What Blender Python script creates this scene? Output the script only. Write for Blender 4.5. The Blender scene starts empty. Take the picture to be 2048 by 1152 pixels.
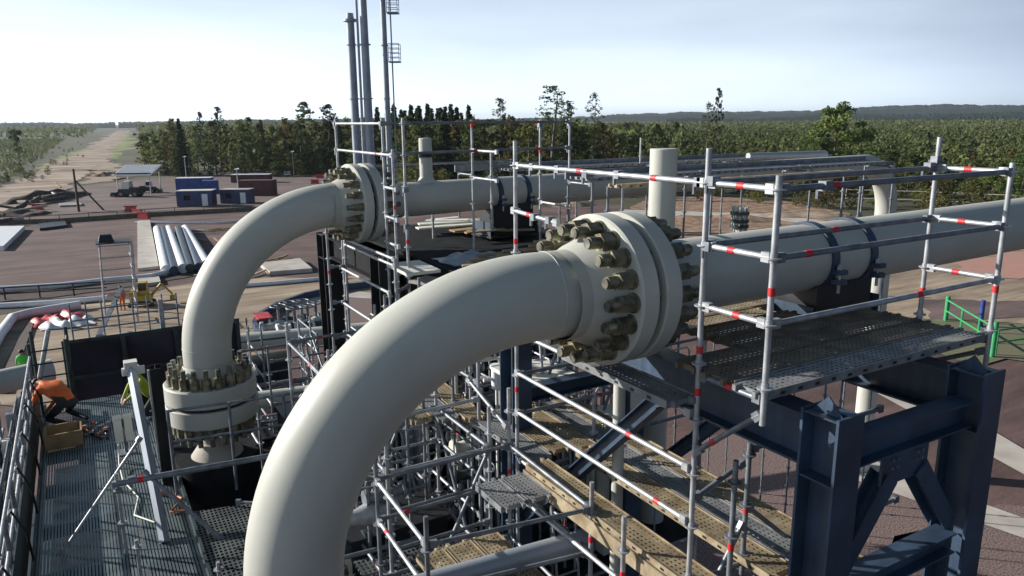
import bpy, bmesh, math, random
import numpy as np
from mathutils import Vector, Matrix
random.seed(7)
rng = np.random.default_rng(7)
S = bpy.context.scene
COL = S.collection
PI = math.pi
R_ = math.radians

# ------------------------------------------------------------------ camera
F, HOR, ROLL, ANG, CH = 1500.0, 240.0, R_(0.5), R_(60.0), 12.5
p_ = math.atan((576 - HOR) / F)
fw = Vector((math.cos(ANG), math.sin(ANG), 0)); rt = Vector((math.sin(ANG), -math.cos(ANG), 0)); up = Vector((0, 0, 1))
cF = fw * math.cos(p_) - up * math.sin(p_)
cU0 = up * math.cos(p_) + fw * math.sin(p_)
cR = rt * math.cos(ROLL) - cU0 * math.sin(ROLL)
cU = cU0 * math.cos(ROLL) + rt * math.sin(ROLL)
C0 = Vector((0, 0, CH))
cam = bpy.data.cameras.new('camera'); camo = bpy.data.objects.new('camera', cam); COL.objects.link(camo)
M = Matrix((cR, cU, -cF)).transposed().to_4x4(); M.translation = C0
camo.matrix_world = M
cam.sensor_width = 36; cam.lens = F / 2048 * 36; cam.clip_start = 0.1; cam.clip_end = 20000
S.camera = camo

def ray(x, y): return cF + cR * ((x - 1024) / F) - cU * ((y - 576) / F)
def oz(x, y, z=0.0):
    v = ray(x, y); return C0 + v * ((z - CH) / v.z)
def oy(x, y, Y):
    v = ray(x, y); return C0 + v * (Y / v.y)
def ox(x, y, X):
    v = ray(x, y); return C0 + v * (X / v.x)
def od(x, y, d): return C0 + ray(x, y) * d
YAW = ANG - PI / 2          # heading of things that face the camera on the far yard

# ------------------------------------------------------------------ materials
def nt(name):
    m = bpy.data.materials.new(name); m.use_nodes = True
    return m, m.node_tree.nodes, m.node_tree.links, m.node_tree.nodes['Principled BSDF']
def mat(name, c, rough=0.6, metal=0.0, c2=None, scale=6.0, bump=0.0, bscale=None, detail=6, spec=None, lo=.35, hi=.65, coord='Object', rand=0.0, streak=0.0, am=.55):
    m, n, l, b = nt(name)
    b.inputs['Roughness'].default_value = rough; b.inputs['Metallic'].default_value = metal
    if spec is not None: b.inputs['Specular IOR Level'].default_value = spec
    tc = n.new('ShaderNodeTexCoord')
    if c2 is None: c2 = tuple(x * .8 for x in c)
    nz = n.new('ShaderNodeTexNoise'); nz.inputs['Scale'].default_value = scale; nz.inputs['Detail'].default_value = detail
    l.new(tc.outputs[coord], nz.inputs['Vector'])
    cr = n.new('ShaderNodeValToRGB'); cr.color_ramp.elements[0].position = lo; cr.color_ramp.elements[1].position = hi
    cr.color_ramp.elements[0].color = (*c2, 1); cr.color_ramp.elements[1].color = (*c, 1)
    l.new(nz.outputs['Fac'], cr.inputs['Fac'])
    out = cr.outputs['Color']
    if streak:      # wheel marks, dust and stains in long patches
        for sc_, ro, am in ((streak, .5, am), (streak * .35, 1.9, am * .75)):
            mp_ = n.new('ShaderNodeMapping'); mp_.inputs['Scale'].default_value = (sc_, sc_ * 9, sc_); mp_.inputs['Rotation'].default_value = (0, 0, ro); l.new(tc.outputs[coord], mp_.inputs[0])
            ns = n.new('ShaderNodeTexNoise'); ns.inputs['Scale'].default_value = 1; ns.inputs['Detail'].default_value = 8; ns.inputs['Roughness'].default_value = .65; l.new(mp_.outputs[0], ns.inputs['Vector'])
            mr_ = n.new('ShaderNodeMapRange'); mr_.inputs['From Min'].default_value = .3; mr_.inputs['From Max'].default_value = .62; mr_.inputs['To Min'].default_value = 1 - am; mr_.inputs['To Max'].default_value = 1 + am * .1; l.new(ns.outputs['Fac'], mr_.inputs['Value'])
            mm = n.new('ShaderNodeVectorMath'); mm.operation = 'SCALE'; l.new(out, mm.inputs[0]); l.new(mr_.outputs[0], mm.inputs['Scale']); out = mm.outputs[0]
    if rand:
        oi = n.new('ShaderNodeObjectInfo'); hs = n.new('ShaderNodeHueSaturation')
        ma = n.new('ShaderNodeMapRange'); ma.inputs['To Min'].default_value = .5 - rand * .06; ma.inputs['To Max'].default_value = .5 + rand * .03
        l.new(oi.outputs['Random'], ma.inputs['Value']); l.new(ma.outputs[0], hs.inputs['Hue'])
        mb_ = n.new('ShaderNodeMapRange'); mb_.inputs['To Min'].default_value = 1 - rand * .45; mb_.inputs['To Max'].default_value = 1 + rand * .45
        mu = n.new('ShaderNodeMath'); mu.operation = 'MULTIPLY'; mu.inputs[1].default_value = 7.31
        fr = n.new('ShaderNodeMath'); fr.operation = 'FRACT'
        l.new(oi.outputs['Random'], mu.inputs[0]); l.new(mu.outputs[0], fr.inputs[0]); l.new(fr.outputs[0], mb_.inputs['Value']); l.new(mb_.outputs[0], hs.inputs['Value'])
        l.new(out, hs.inputs['Color']); out = hs.outputs['Color']
    l.new(out, b.inputs['Base Color'])
    if bump:
        n2 = n.new('ShaderNodeTexNoise'); n2.inputs['Scale'].default_value = bscale or scale * 4; n2.inputs['Detail'].default_value = 5
        l.new(tc.outputs[coord], n2.inputs['Vector'])
        bp = n.new('ShaderNodeBump'); bp.inputs['Strength'].default_value = bump; bp.inputs['Distance'].default_value = .02
        l.new(n2.outputs['Fac'], bp.inputs['Height']); l.new(bp.outputs['Normal'], b.inputs['Normal'])
    return m
def holes(name, c, c2, px, py, fx, fy, rough=.6, metal=.3, noise=3.0):
    """sheet with a true pattern of openings (object x,y): openings fx*fy of each px*py cell are see-through"""
    m = mat(name, c, rough, metal, c2, noise, lo=.4, hi=.6)
    n, l = m.node_tree.nodes, m.node_tree.links; b = n['Principled BSDF']
    tc = n.new('ShaderNodeTexCoord'); sp = n.new('ShaderNodeSeparateXYZ'); l.new(tc.outputs['Object'], sp.inputs[0])
    prod = None
    for ax, per, f in ((0, px, fx), (1, py, fy)):
        if f >= 1: continue
        d = n.new('ShaderNodeMath'); d.operation = 'DIVIDE'; d.inputs[1].default_value = per; l.new(sp.outputs[ax], d.inputs[0])
        fr = n.new('ShaderNodeMath'); fr.operation = 'FRACT'; l.new(d.outputs[0], fr.inputs[0])
        lt = n.new('ShaderNodeMath'); lt.operation = 'LESS_THAN'; lt.inputs[1].default_value = f; l.new(fr.outputs[0], lt.inputs[0])
        if prod is None: prod = lt
        else:
            mu = n.new('ShaderNodeMath'); mu.operation = 'MULTIPLY'; l.new(prod.outputs[0], mu.inputs[0]); l.new(lt.outputs[0], mu.inputs[1]); prod = mu
    su = n.new('ShaderNodeMath'); su.operation = 'SUBTRACT'; su.inputs[0].default_value = 1; l.new(prod.outputs[0], su.inputs[1])
    l.new(su.outputs[0], b.inputs['Alpha'])
    return m
K = {}
K['paint'] = mat('cream_pipe_paint', (.51, .51, .46), .5, 0, (.44, .44, .39), 1.1, .05, 60, spec=.28, detail=12, streak=.5, am=.10, lo=.2, hi=.6)
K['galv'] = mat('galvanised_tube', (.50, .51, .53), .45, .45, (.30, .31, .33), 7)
K['galvdark'] = mat('dark_galvanised_tube', (.25, .27, .30), .5, .45, (.14, .155, .175), 7)  # darker copy of the galvanised tube colour
K['tape'] = mat('red_band_paint', (.62, .02, .03), .5, 0, (.5, .03, .03), 20)
K['steel'] = mat('dark_blue_steel_paint', (.048, .084, .145), .48, .0, (.032, .056, .096), 2.5, .08, 30, streak=.9, am=.4)
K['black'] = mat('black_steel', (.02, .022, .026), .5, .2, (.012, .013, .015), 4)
K['mattblack'] = mat('matt_black_steel', (.03, .031, .034), .95, 0, (.018, .019, .021), 3, .2, 20, spec=.06)
K['gasket'] = mat('black_gasket', (.012, .012, .014), .6)
K['bolt'] = mat('olive_zinc_bolt', (.26, .25, .20), .4, .35, (.06, .058, .05), 9)
K['nut'] = mat('grey_olive_nut', (.30, .275, .18), .38, .45, (.085, .08, .06), 9)
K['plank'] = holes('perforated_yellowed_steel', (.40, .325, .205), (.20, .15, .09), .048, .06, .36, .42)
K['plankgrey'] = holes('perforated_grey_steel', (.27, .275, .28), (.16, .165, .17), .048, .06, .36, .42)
K['plankdark'] = holes('shade_brown_steel', (.19, .15, .10), (.10, .078, .055), .048, .06, .3, .36)  # plank steel darkened to paint in the shade of the upper deck
K['lipdark'] = mat('shade_brown_plank_edge', (.20, .16, .11), .6, .25, (.11, .085, .06), 6)  # plank edge with the same upper deck shade in its colour
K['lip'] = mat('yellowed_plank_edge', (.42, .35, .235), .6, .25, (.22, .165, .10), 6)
K['lipgrey'] = mat('grey_plank_edge', (.30, .31, .32), .5, .4, (.17, .18, .19), 6)
K['grate'] = holes('bar_grating', (.165, .205, .215), (.10, .13, .14), .042, 1, .32, 1, .5, .4)
K['mesh'] = holes('chequer_grating', (.17, .185, .185), (.10, .11, .115), .06, .085, .6, .62, .5, .5)
K['wood'] = mat('bare_timber', (.34, .24, .13), .8, 0, (.22, .15, .08), 5, .1, 40)
K['pole'] = mat('grey_weathered_wood', (.12, .09, .075), .85, 0, (.07, .05, .045), 5)
K['gravel'] = mat('mauve_crushed_granite', (.20, .118, .105), .95, 0, (.10, .06, .054), .22, .9, 5, detail=12, lo=.3, hi=.7, streak=0.08)
K['gravel2'] = mat('reddish_crushed_granite', (.24, .165, .15), .95, 0, (.09, .062, .056), 16, 1.0, 16, detail=8, lo=.35, hi=.62)
K['yard'] = mat('grey_mauve_yard', (.22, .15, .14), .95, 0, (.14, .095, .09), .12, .6, 4, detail=10, streak=0.08)
K['sand'] = mat('pale_trodden_sand', (.46, .36, .26), .95, 0, (.31, .225, .155), .25, .6, 3, detail=12, lo=.3, hi=.66, streak=0.12)
K['redsand'] = mat('orange_dug_soil', (.44, .31, .21), .95, 0, (.22, .105, .06), .9, .8, 3, detail=10, streak=0.2)
K['road'] = mat('bulldozed_clay_road', (.50, .385, .285), .95, 0, (.26, .18, .13), .09, .6, 2, detail=12, lo=.35, hi=.62, streak=0.06)
K['soil'] = mat('dark_dug_soil', (.07, .05, .042), .95, 0, (.03, .022, .02), 1.2, 1, 5)
K['conc'] = mat('pale_concrete', (.50, .46, .41), .85, 0, (.38, .34, .30), .8, .2, 20, detail=8)
K['concgrey'] = mat('grey_concrete', (.33, .31, .29), .85, 0, (.22, .21, .2), .8, .2, 20)
K['white'] = mat('white_sheet', (.78, .79, .8), .5, 0, (.66, .68, .7), 2)
K['offwhite'] = mat('offwhite_paint', (.70, .69, .63), .5, 0, (.6, .58, .5), 3)
K['moor'] = mat('scrub_ground', (.10, .105, .04), .95, 0, (.055, .05, .026), .03, .8, .6, detail=12, lo=.3, hi=.7, streak=0.012)
K['grass'] = mat('yellow_green_grass', (.22, .25, .06), .95, 0, (.11, .14, .035), .08, .8, 2, detail=12)
K['lawn'] = mat('thin_green_grass', (.10, .14, .05), .95, 0, (.16, .13, .09), .35, .8, 6, detail=10)
K['green'] = mat('green_fence_paint', (.05, .33, .12), .5, 0, (.03, .25, .09), 5)
K['olive'] = mat('olive_rail_paint', (.16, .15, .10), .7, 0, (.09, .085, .06), 2)
K['blue'] = mat('blue_container_paint', (.035, .085, .33), .45, 0, (.015, .04, .2), 1)
K['navy'] = mat('navy_cabin_paint', (.03, .055, .15), .5, 0, (.02, .035, .09), 1)
K['maroon'] = mat('maroon_container_paint', (.10, .03, .028), .6, 0, (.06, .02, .02), 1)
K['red'] = mat('red_plastic', (.55, .03, .03), .5, 0, (.4, .03, .03), 4)
K['pinkred'] = mat('faded_red_netting', (.46, .21, .17), .95, 0, (.34, .22, .17), .8)
K['tarp'] = mat('black_blue_sheeting', (.02, .024, .05), .4, 0, (.01, .012, .024), .8, .4, 2)
K['dteal'] = mat('dark_teal_steel', (.06, .085, .09), .45, .4, (.03, .045, .05), 3)
K['glass'] = mat('dark_glass', (.01, .012, .015), .1, 0, (.01, .012, .015), 1)
K['rubber'] = mat('black_rubber', (.015, .015, .016), .7, 0, (.01, .01, .01), 5)
K['tower'] = mat('grey_blue_stack_paint', (.34, .38, .43), .45, .2, (.26, .29, .34), .8)
K['copper'] = mat('orange_cable', (.5, .18, .07), .5, 0, (.4, .12, .05), 4)
K['yellow'] = mat('machine_yellow', (.50, .36, .03), .5, 0, (.35, .25, .03), 3)
K['skin'] = mat('skin', (.45, .27, .19), .6, 0, (.4, .23, .16), 8)
K['hair'] = mat('dark_hair', (.03, .02, .015), .7, 0, (.02, .014, .01), 8)
K['hivisg'] = mat('lime_green_vest', (.12, .75, .08), .7, 0, (.09, .6, .06), 6)
K['hivisy'] = mat('yellow_green_vest', (.40, .45, .03), .7, 0, (.3, .34, .02), 6)
K['hiviso'] = mat('orange_work_jacket', (.80, .17, .03), .75, 0, (.62, .11, .02), 4, .3, 12)
K['cloth'] = mat('dark_work_cloth', (.03, .035, .04), .85, 0, (.018, .02, .024), 6)
K['leafA'] = mat('birch_leaf', (.14, .175, .05), .7, 0, (.08, .108, .034), .5, rand=1.0, spec=.2, coord='Object')
K['leafB'] = mat('spruce_needle', (.04, .065, .03), .8, 0, (.02, .034, .018), .6, rand=.8, spec=.2)
K['leafC'] = mat('pine_needle', (.09, .13, .05), .8, 0, (.055, .08, .032), .6, rand=.8, spec=.2)
K['leafD'] = mat('autumn_leaf', (.155, .14, .04), .7, 0, (.09, .08, .028), .6, rand=.8, spec=.2)
K['forest'] = mat('forest_foliage', (.165, .185, .068), .8, 0, (.085, .105, .042), .06, detail=9, spec=.2, lo=.36, hi=.64)
K['farwood'] = mat('distant_wood', (.024, .042, .032), .9, 0, (.011, .021, .018), .02, .5, .1, spec=.1)
K['bark'] = mat('grey_bark', (.16, .14, .12), .9, 0, (.08, .065, .055), 3)
for k in ('leafA', 'leafB', 'leafC', 'leafD', 'forest'):      # leaves let some light through
    n, l = K[k].node_tree.nodes, K[k].node_tree.links; b = n['Principled BSDF']
    t_ = n.new('ShaderNodeBsdfTranslucent'); mx = n.new('ShaderNodeMixShader'); mx.inputs[0].default_value = .38
    l.new(b.inputs['Base Color'].links[0].from_socket, t_.inputs['Color']); l.new(b.outputs[0], mx.inputs[1]); l.new(t_.outputs[0], mx.inputs[2]); l.new(mx.outputs[0], n['Material Output'].inputs['Surface'])

# ------------------------------------------------------------------ mesh builder
ORG = {}
class MB:
    def __init__(s): s.v = []; s.f = []; s.m = []; s.sm = []
    def add(s, vs, fs, mi=0, smooth=False):
        o = len(s.v); s.v += [tuple(v) for v in vs]
        for f in fs: s.f.append([o + i for i in f]); s.m.append(mi); s.sm.append(smooth)
        return s
    def box(s, c, d, ax=None, mi=0, taper=1.0):
        c = Vector(c); X, Y, Z = ax or (Vector((1, 0, 0)), Vector((0, 1, 0)), Vector((0, 0, 1)))
        vs = []
        for k in (-1, 1):
            t = taper if k > 0 else 1
            for i, j in ((-1, -1), (1, -1), (1, 1), (-1, 1)):
                vs.append(c + X * (i * d[0] / 2 * t) + Y * (j * d[1] / 2 * t) + Z * (k * d[2] / 2))
        s.add(vs, [(3, 2, 1, 0), (4, 5, 6, 7), (0, 1, 5, 4), (1, 2, 6, 5), (2, 3, 7, 6), (3, 0, 4, 7)], mi); return s
    def b2(s, a, b, mi=0):
        a = Vector(a); b = Vector(b); return s.box((a + b) / 2, [abs(b[i] - a[i]) for i in range(3)], None, mi)
    def tube(s, p, q, r, seg=10, mi=0, r2=None, cap=True):
        p = Vector(p); q = Vector(q); d = (q - p); L = d.length
        if L < 1e-6: return s
        d /= L; u = d.orthogonal().normalized(); w = d.cross(u); r2 = r if r2 is None else r2
        vs = []
        for c, rr in ((p, r), (q, r2)):
            for i in range(seg):
                a = 2 * PI * i / seg; vs.append(c + u * (rr * math.cos(a)) + w * (rr * math.sin(a)))
        s.add(vs, [(i, (i + 1) % seg, seg + (i + 1) % seg, seg + i) for i in range(seg)], mi, seg > 6)
        if cap: s.add(vs, [tuple(reversed(range(seg))), tuple(range(seg, 2 * seg))], mi)
        return s
    def path(s, pts, r, seg=10, mi=0, cap=True):
        pts = [Vector(p) for p in pts]; n = len(pts); rs = r if isinstance(r, (list, tuple)) else [r] * n
        ts = [(pts[min(i + 1, n - 1)] - pts[max(i - 1, 0)]).normalized() for i in range(n)]
        u = ts[0].orthogonal().normalized(); vs = []
        for i in range(n):
            u = (u - ts[i] * u.dot(ts[i])).normalized(); w = ts[i].cross(u)
            for k in range(seg):
                a = 2 * PI * k / seg; vs.append(pts[i] + u * (rs[i] * math.cos(a)) + w * (rs[i] * math.sin(a)))
        fs = [(i * seg + k, i * seg + (k + 1) % seg, (i + 1) * seg + (k + 1) % seg, (i + 1) * seg + k) for i in range(n - 1) for k in range(seg)]
        s.add(vs, fs, mi, True)
        if cap: s.add(vs, [tuple(reversed(range(seg))), tuple(range((n - 1) * seg, n * seg))], mi)
        return s
    def lathe(s, o, d, prof, seg=40, mi=0, smooth=True):
        """prof: list of (distance along d, radius); each band keeps its own verts so edges stay crisp"""
        o = Vector(o); d = Vector(d).normalized(); u = d.orthogonal().normalized(); w = d.cross(u)
        for (a0, r0), (a1, r1) in zip(prof[:-1], prof[1:]):
            vs = []
            for a, r in ((a0, r0), (a1, r1)):
                for k in range(seg):
                    t = 2 * PI * k / seg; vs.append(o + d * a + u * (r * math.cos(t)) + w * (r * math.sin(t)))
            s.add(vs, [(k, (k + 1) % seg, seg + (k + 1) % seg, seg + k) for k in range(seg)], mi, smooth)
        return s
    def prism(s, poly, z0, z1, mi=0):
        n = len(poly); vs = [(p[0], p[1], z0) for p in poly] + [(p[0], p[1], z1) for p in poly]
        s.add(vs, [tuple(range(n, 2 * n)), tuple(reversed(range(n)))] + [(i, (i + 1) % n, n + (i + 1) % n, n + i) for i in range(n)], mi); return s
    def hbeam(s, p, q, h, b, side, t=.022, mi=0, tw=.014):
        """I section from p to q; side = direction across the flanges"""
        p = Vector(p); q = Vector(q); d = (q - p); L = d.length; d.normalize()
        sd = Vector(side); sd = (sd - d * sd.dot(d)).normalized(); n = d.cross(sd); c = (p + q) / 2
        for k in (-1, 1): s.box(c + n * (k * (h / 2 - t / 2)), (b, t, L), (sd, n, d), mi)
        s.box(c, (tw, h - 2 * t - .002, L), (sd, n, d), mi); return s
    def build(s, name, mats, parent=None, auto=True):
        me = bpy.data.meshes.new(name)
        if parent is None:
            xs = np.array(s.v); o = Vector(((xs[:, 0].min() + xs[:, 0].max()) / 2, (xs[:, 1].min() + xs[:, 1].max()) / 2, xs[:, 2].min()))
        else: o = ORG[parent.name]
        me.from_pydata([(v[0] - o[0], v[1] - o[1], v[2] - o[2]) for v in s.v], [], s.f)
        ms = mats if isinstance(mats, (list, tuple)) else [mats]
        for m in ms: me.materials.append(K[m])
        me.polygons.foreach_set('material_index', s.m); me.polygons.foreach_set('use_smooth', s.sm)
        me.update()
        ob = bpy.data.objects.new(name, me); COL.objects.link(ob)
        if parent is None: ob.location = o; ORG[ob.name] = o
        else: ob.parent = parent; ORG[ob.name] = ORG[parent.name]
        return ob
def tag(o, label, cat, group=None):
    o['label'] = label; o['category'] = cat
    if group: o['group'] = group
    return o
def struct(o, kind='structure'): o['kind'] = kind; return o
def thing(name, label, cat, loc=(0, 0, 0), group=None):
    o = bpy.data.objects.new(name, None); COL.objects.link(o); o.empty_display_size = .2
    o.location = loc; ORG[o.name] = Vector(loc); return tag(o, label, cat, group)
def copy_tree(o, parent=None, loc=None, rz=None, sc=None):
    c = o.copy(); COL.objects.link(c)
    if parent is not None: c.parent = parent
    if loc is not None: c.location = loc
    if rz is not None: c.rotation_euler = (0, 0, rz)
    if sc is not None: c.scale = sc
    for ch in list(o.children): copy_tree(ch, c)
    return c

# ------------------------------------------------------------------ world, sun
SUN_AZ = 60 + 77      # degrees counter-clockwise from +X: to the left of the view
SUN_EL = 20.5
w = bpy.data.worlds.new('World'); S.world = w; w.use_nodes = True
wn, wl = w.node_tree.nodes, w.node_tree.links
bg = wn['Background']; sky = wn.new('ShaderNodeTexSky'); sky.sky_type = 'NISHITA'; sky.sun_disc = False
sky.sun_elevation = R_(SUN_EL); sky.sun_rotation = R_(90 - SUN_AZ); sky.air_density = .22; sky.dust_density = .2; sky.ozone_density = 1.6
def wnode(op, a, b=None):
    n = wn.new('ShaderNodeMath'); n.operation = op
    for i, v in enumerate((a, b)):
        if v is None: continue
        if isinstance(v, (int, float)): n.inputs[i].default_value = v
        else: wl.new(v, n.inputs[i])
    return n.outputs[0]
# pale summer haze low in the sky, brightest towards the sun
tcw = wn.new('ShaderNodeTexCoord'); nv = wn.new('ShaderNodeVectorMath'); nv.operation = 'NORMALIZE'; wl.new(tcw.outputs['Generated'], nv.inputs[0])
sx = wn.new('ShaderNodeSeparateXYZ'); wl.new(nv.outputs[0], sx.inputs[0])
dt = wn.new('ShaderNodeVectorMath'); dt.operation = 'DOT_PRODUCT'; wl.new(nv.outputs[0], dt.inputs[0]); dt.inputs[1].default_value = (math.cos(R_(SUN_AZ)), math.sin(R_(SUN_AZ)), .25)
mra = wn.new('ShaderNodeMapRange'); mra.interpolation_type = 'SMOOTHSTEP'; mra.inputs['From Min'].default_value = -.72; mra.inputs["From Max"].default_value = -.06; mra.inputs['To Min'].default_value = .02; mra.inputs["To Max"].default_value = .62; wl.new(dt.outputs['Value'], mra.inputs['Value'])
az = wnode('ADD', mra.outputs[0], wnode('MULTIPLY', wnode('MAXIMUM', dt.outputs['Value'], 0.0), .2))
fall = wnode('POWER', 2.718, wnode('MULTIPLY', wnode('ABSOLUTE', sx.outputs[2]), -2.6))
cl = wn.new('ShaderNodeTexNoise'); mp = wn.new('ShaderNodeMapping'); mp.inputs['Scale'].default_value = (1.2, 1.2, 7); mp.inputs['Rotation'].default_value = (.25, .1, .4); wl.new(nv.outputs[0], mp.inputs[0]); wl.new(mp.outputs[0], cl.inputs['Vector']); cl.inputs['Scale'].default_value = 1.6; cl.inputs['Detail'].default_value = 7
clf = wnode('MULTIPLY_ADD', cl.outputs['Fac'], .8); clf.node.inputs[2].default_value = .58
amt = wnode('MULTIPLY', wnode('MULTIPLY', az, fall), clf)
hz_ = wn.new('ShaderNodeVectorMath'); hz_.operation = 'SCALE'; wl.new(amt, hz_.inputs['Scale'])
mxc = wn.new('ShaderNodeMix'); mxc.data_type = 'RGBA'; mxc.inputs[6].default_value = (19.6, 20.4, 20.4, 1); mxc.inputs[7].default_value = (11, 17, 22.5, 1); wl.new(wnode('MINIMUM', wnode('MULTIPLY', wnode('ABSOLUTE', sx.outputs[2]), 2.2), 1.0), mxc.inputs[0]); wl.new(mxc.outputs[2], hz_.inputs[0])
ad = wn.new('ShaderNodeVectorMath'); ad.operation = 'ADD'; wl.new(sky.outputs[0], ad.inputs[0]); wl.new(hz_.outputs[0], ad.inputs[1])
wl.new(ad.outputs[0], bg.inputs[0]); bg.inputs[1].default_value = 0.05
sun = bpy.data.lights.new('sun', 'SUN'); sun.energy = 5.0; sun.angle = R_(.5); sun.color = (1, .95, .87)
so = bpy.data.objects.new('sun', sun); COL.objects.link(so)
sd = Vector((math.cos(R_(SUN_AZ)) * math.cos(R_(SUN_EL)), math.sin(R_(SUN_AZ)) * math.cos(R_(SUN_EL)), math.sin(R_(SUN_EL))))
so.rotation_euler = sd.to_track_quat('Z', 'Y').to_euler(); so.location = (0, 0, 60)
S.view_settings.view_transform = 'Standard'; S.view_settings.look = 'None'; S.view_settings.exposure = 0.62; S.view_settings.gamma = 1

# ------------------------------------------------------------------ gas pipes
def pipe(name, label, P0, A1, A2, R, L, D1, D2, runlen, end_down=None, leg=5.0, FT=.195):
    t = thing(name, label, 'gas pipe', (P0[0], P0[1], 0))
    a1 = Vector((math.cos(A1), math.sin(A1), 0)); a2 = Vector((math.cos(A2), math.sin(A2), 0)); P0 = Vector(P0)
    T_ = .31; g = .035
    # elbow and leg
    pts = [P0 - a2 * (.3 + i * (L - .3) / 4) for i in range(4)]
    for i in range(33):
        th = PI / 2 * i / 32; pts.append(P0 - a2 * (L + R * math.sin(th)) - Vector((0, 0, R - R * math.cos(th))))
    end = pts[-1]; pts += [end - Vector((0, 0, leg * k / 3)) for k in (1, 2, 3)]
    mb = MB().path(pts, D2 / 2, 48); mb.build('elbow', 'paint', t)
    for k in (3, 35):
        d = (pts[k + 1] - pts[k - 1]).normalized()
        MB().lathe(pts[k], d, [(-.012, D2 / 2 - .004), (-.006, D2 / 2 + .004), (.006, D2 / 2 + .004), (.012, D2 / 2 - .004)], 48).build('weld_seam', 'paint', t)
    # run
    if end_down:
        Re = 1.6; pts = [P0 + a1 * (.45 + i * (runlen - .45 - Re) / 4) for i in range(5)]; e = pts[-1]
        pts += [e + a1 * (Re * math.sin(PI / 2 * i / 20)) - Vector((0, 0, Re - Re * math.cos(PI / 2 * i / 20))) for i in range(1, 21)]
        pts += [pts[-1] - Vector((0, 0, 4)), Vector((pts[-1].x, pts[-1].y, 0))]
    else: pts = [P0 + a1 * (.45 + i * (runlen - .45) / 6) for i in range(7)]
    MB().path(pts, D1 / 2, 48).build('straight_run', 'paint', t)
    flange_pair(t, P0, a1, D1, D2, T_=FT, ks=.88 if D1 > .7 else .72, RO=.71 if D1 > .7 else .735, NB=18)
    return t, a1, end
def flange_pair(t, P0, a1, D1, D2, RO=.745, T_=.195, g=.042, NB=20, ks=1.0):
    for sgn, D in ((1, D1), (-1, D2)):
        d = a1 * sgn; r = D / 2
        pr = [(g, .5), (g, RO - .012), (g + .012, RO), (g + T_ - .02, RO), (g + T_, RO - .02), (g + T_, r + .16), (g + T_ + .05, r + .13), (g + T_ + .30, r + .012), (g + T_ + .42, r + .004)]
        fl = MB().lathe(P0, d, pr, 64).build('flange', 'paint', t)
        if sgn > 0: first = fl
    MB().lathe(P0, a1, [(-g + .002, .5), (-g + .002, RO - .13), (g - .002, RO - .13), (g - .002, .5)], 64).build('gasket', 'gasket', t)
    # stud bolts with nuts both ends
    u = Vector((0, 0, 1)); w_ = a1.cross(u); RB = RO - .125; e = g + T_
    nl = .17
    proto = None
    for k in range(NB):
        an = 2 * PI * (k + .5) / NB
        off = u * (RB * math.cos(an)) + w_ * (RB * math.sin(an))
        b = MB()
        c = P0 + off
        for sg in (1, -1):
            b.tube(c + a1 * sg * (e - .004), c + a1 * sg * (e + .026), .104 * ks, 16, 1)
            b.tube(c + a1 * sg * (e + .02), c + a1 * sg * (e + nl), .097 * ks, 6, 1)
            b.tube(c + a1 * sg * (e + nl - .01), c + a1 * sg * (e + nl + .11), .064 * ks, 12, 1)
        b.tube(c - a1 * (e + nl + .13), c + a1 * (e + nl + .13), .045, 12, 0)
        b.build('stud_bolt', ['bolt', 'nut'], first)
NP = Vector((4.853, 5.557, 10.943)) - Vector((math.cos(R_(1.7)), math.sin(R_(1.7)), 0)) * .555
near, na1, nend = pipe('gas_pipe', 'large cream pipe whose tall elbow fills the foreground left of a bolted flange', NP, R_(1.7), R_(-3.8), 2.248, .86, .755, .80, 17.5, leg=4.2)
FP = Vector((4.918, 13.664, 11.0)) - Vector((math.cos(R_(5.5)), math.sin(R_(5.5)), 0)) * .33
far, fa1, fend = pipe('gas_pipe', 'second cream pipe farther back, its bolted flange just below the tall stacks', FP, R_(5.5), R_(2.8), 2.431, .51, .665, .80, 18.9, end_down=True, leg=.35, FT=.18)
# flange pair standing at the foot of the far pipe, with its cone
bt = thing('pipe_flange', 'upright bolted flange joint at the foot of the far cream pipe above a white cone', 'flange', (fend.x, fend.y, 6.5))
BZ = 7.78
flange_pair(bt, Vector((fend.x, fend.y, BZ)), Vector((0, 0, 1)), .8, .8) if False else None
def flange_v(t, c):
    g, T_, RO = .03, .31, .76
    for sg in (1, -1):
        d = Vector((0, 0, sg)); r = .40
        MB().lathe(c, d, [(g, .5), (g, RO - .012), (g + .012, RO), (g + T_ - .02, RO), (g + T_, RO - .02), (g + T_, r + .12), (g + T_ + .3, r + .012)], 56).build('flange_disc', 'paint', t)
    MB().lathe(c, (0, 0, 1), [(-g + .002, .5), (-g + .002, RO - .06), (g - .002, RO - .06), (g - .002, .5)], 56).build('gasket', 'gasket', t)
    for k in range(20):
        an = 2 * PI * (k + .3) / 20; q = c + Vector((.62 * math.cos(an), .62 * math.sin(an), 0)); b = MB(); e = g + T_
        for sg in (1, -1):
            z = Vector((0, 0, sg))
            b.tube(q + z * (e - .004), q + z * (e + .03), .088, 14, 1).tube(q + z * (e + .02), q + z * (e + .2), .08, 6, 1)
        b.tube(q - Vector((0, 0, e + .34)), q + Vector((0, 0, e + .34)), .044, 10, 0)
        b.build('stud_bolt', ['bolt', 'nut'], t)
    MB().lathe((c.x, c.y, 6.72), (0, 0, 1), [(0, .44), (.26, .25), (.74, .25)], 48).build('cone', 'conc', t)
    MB().lathe((c.x, c.y, 5.62), (0, 0, 1), [(0, .72), (1.08, .72), (1.1, .70), (1.1, 0)], 32).build('pedestal', 'mattblack', t)
flange_v(bt, Vector((fend.x, fend.y, BZ)))

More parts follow.
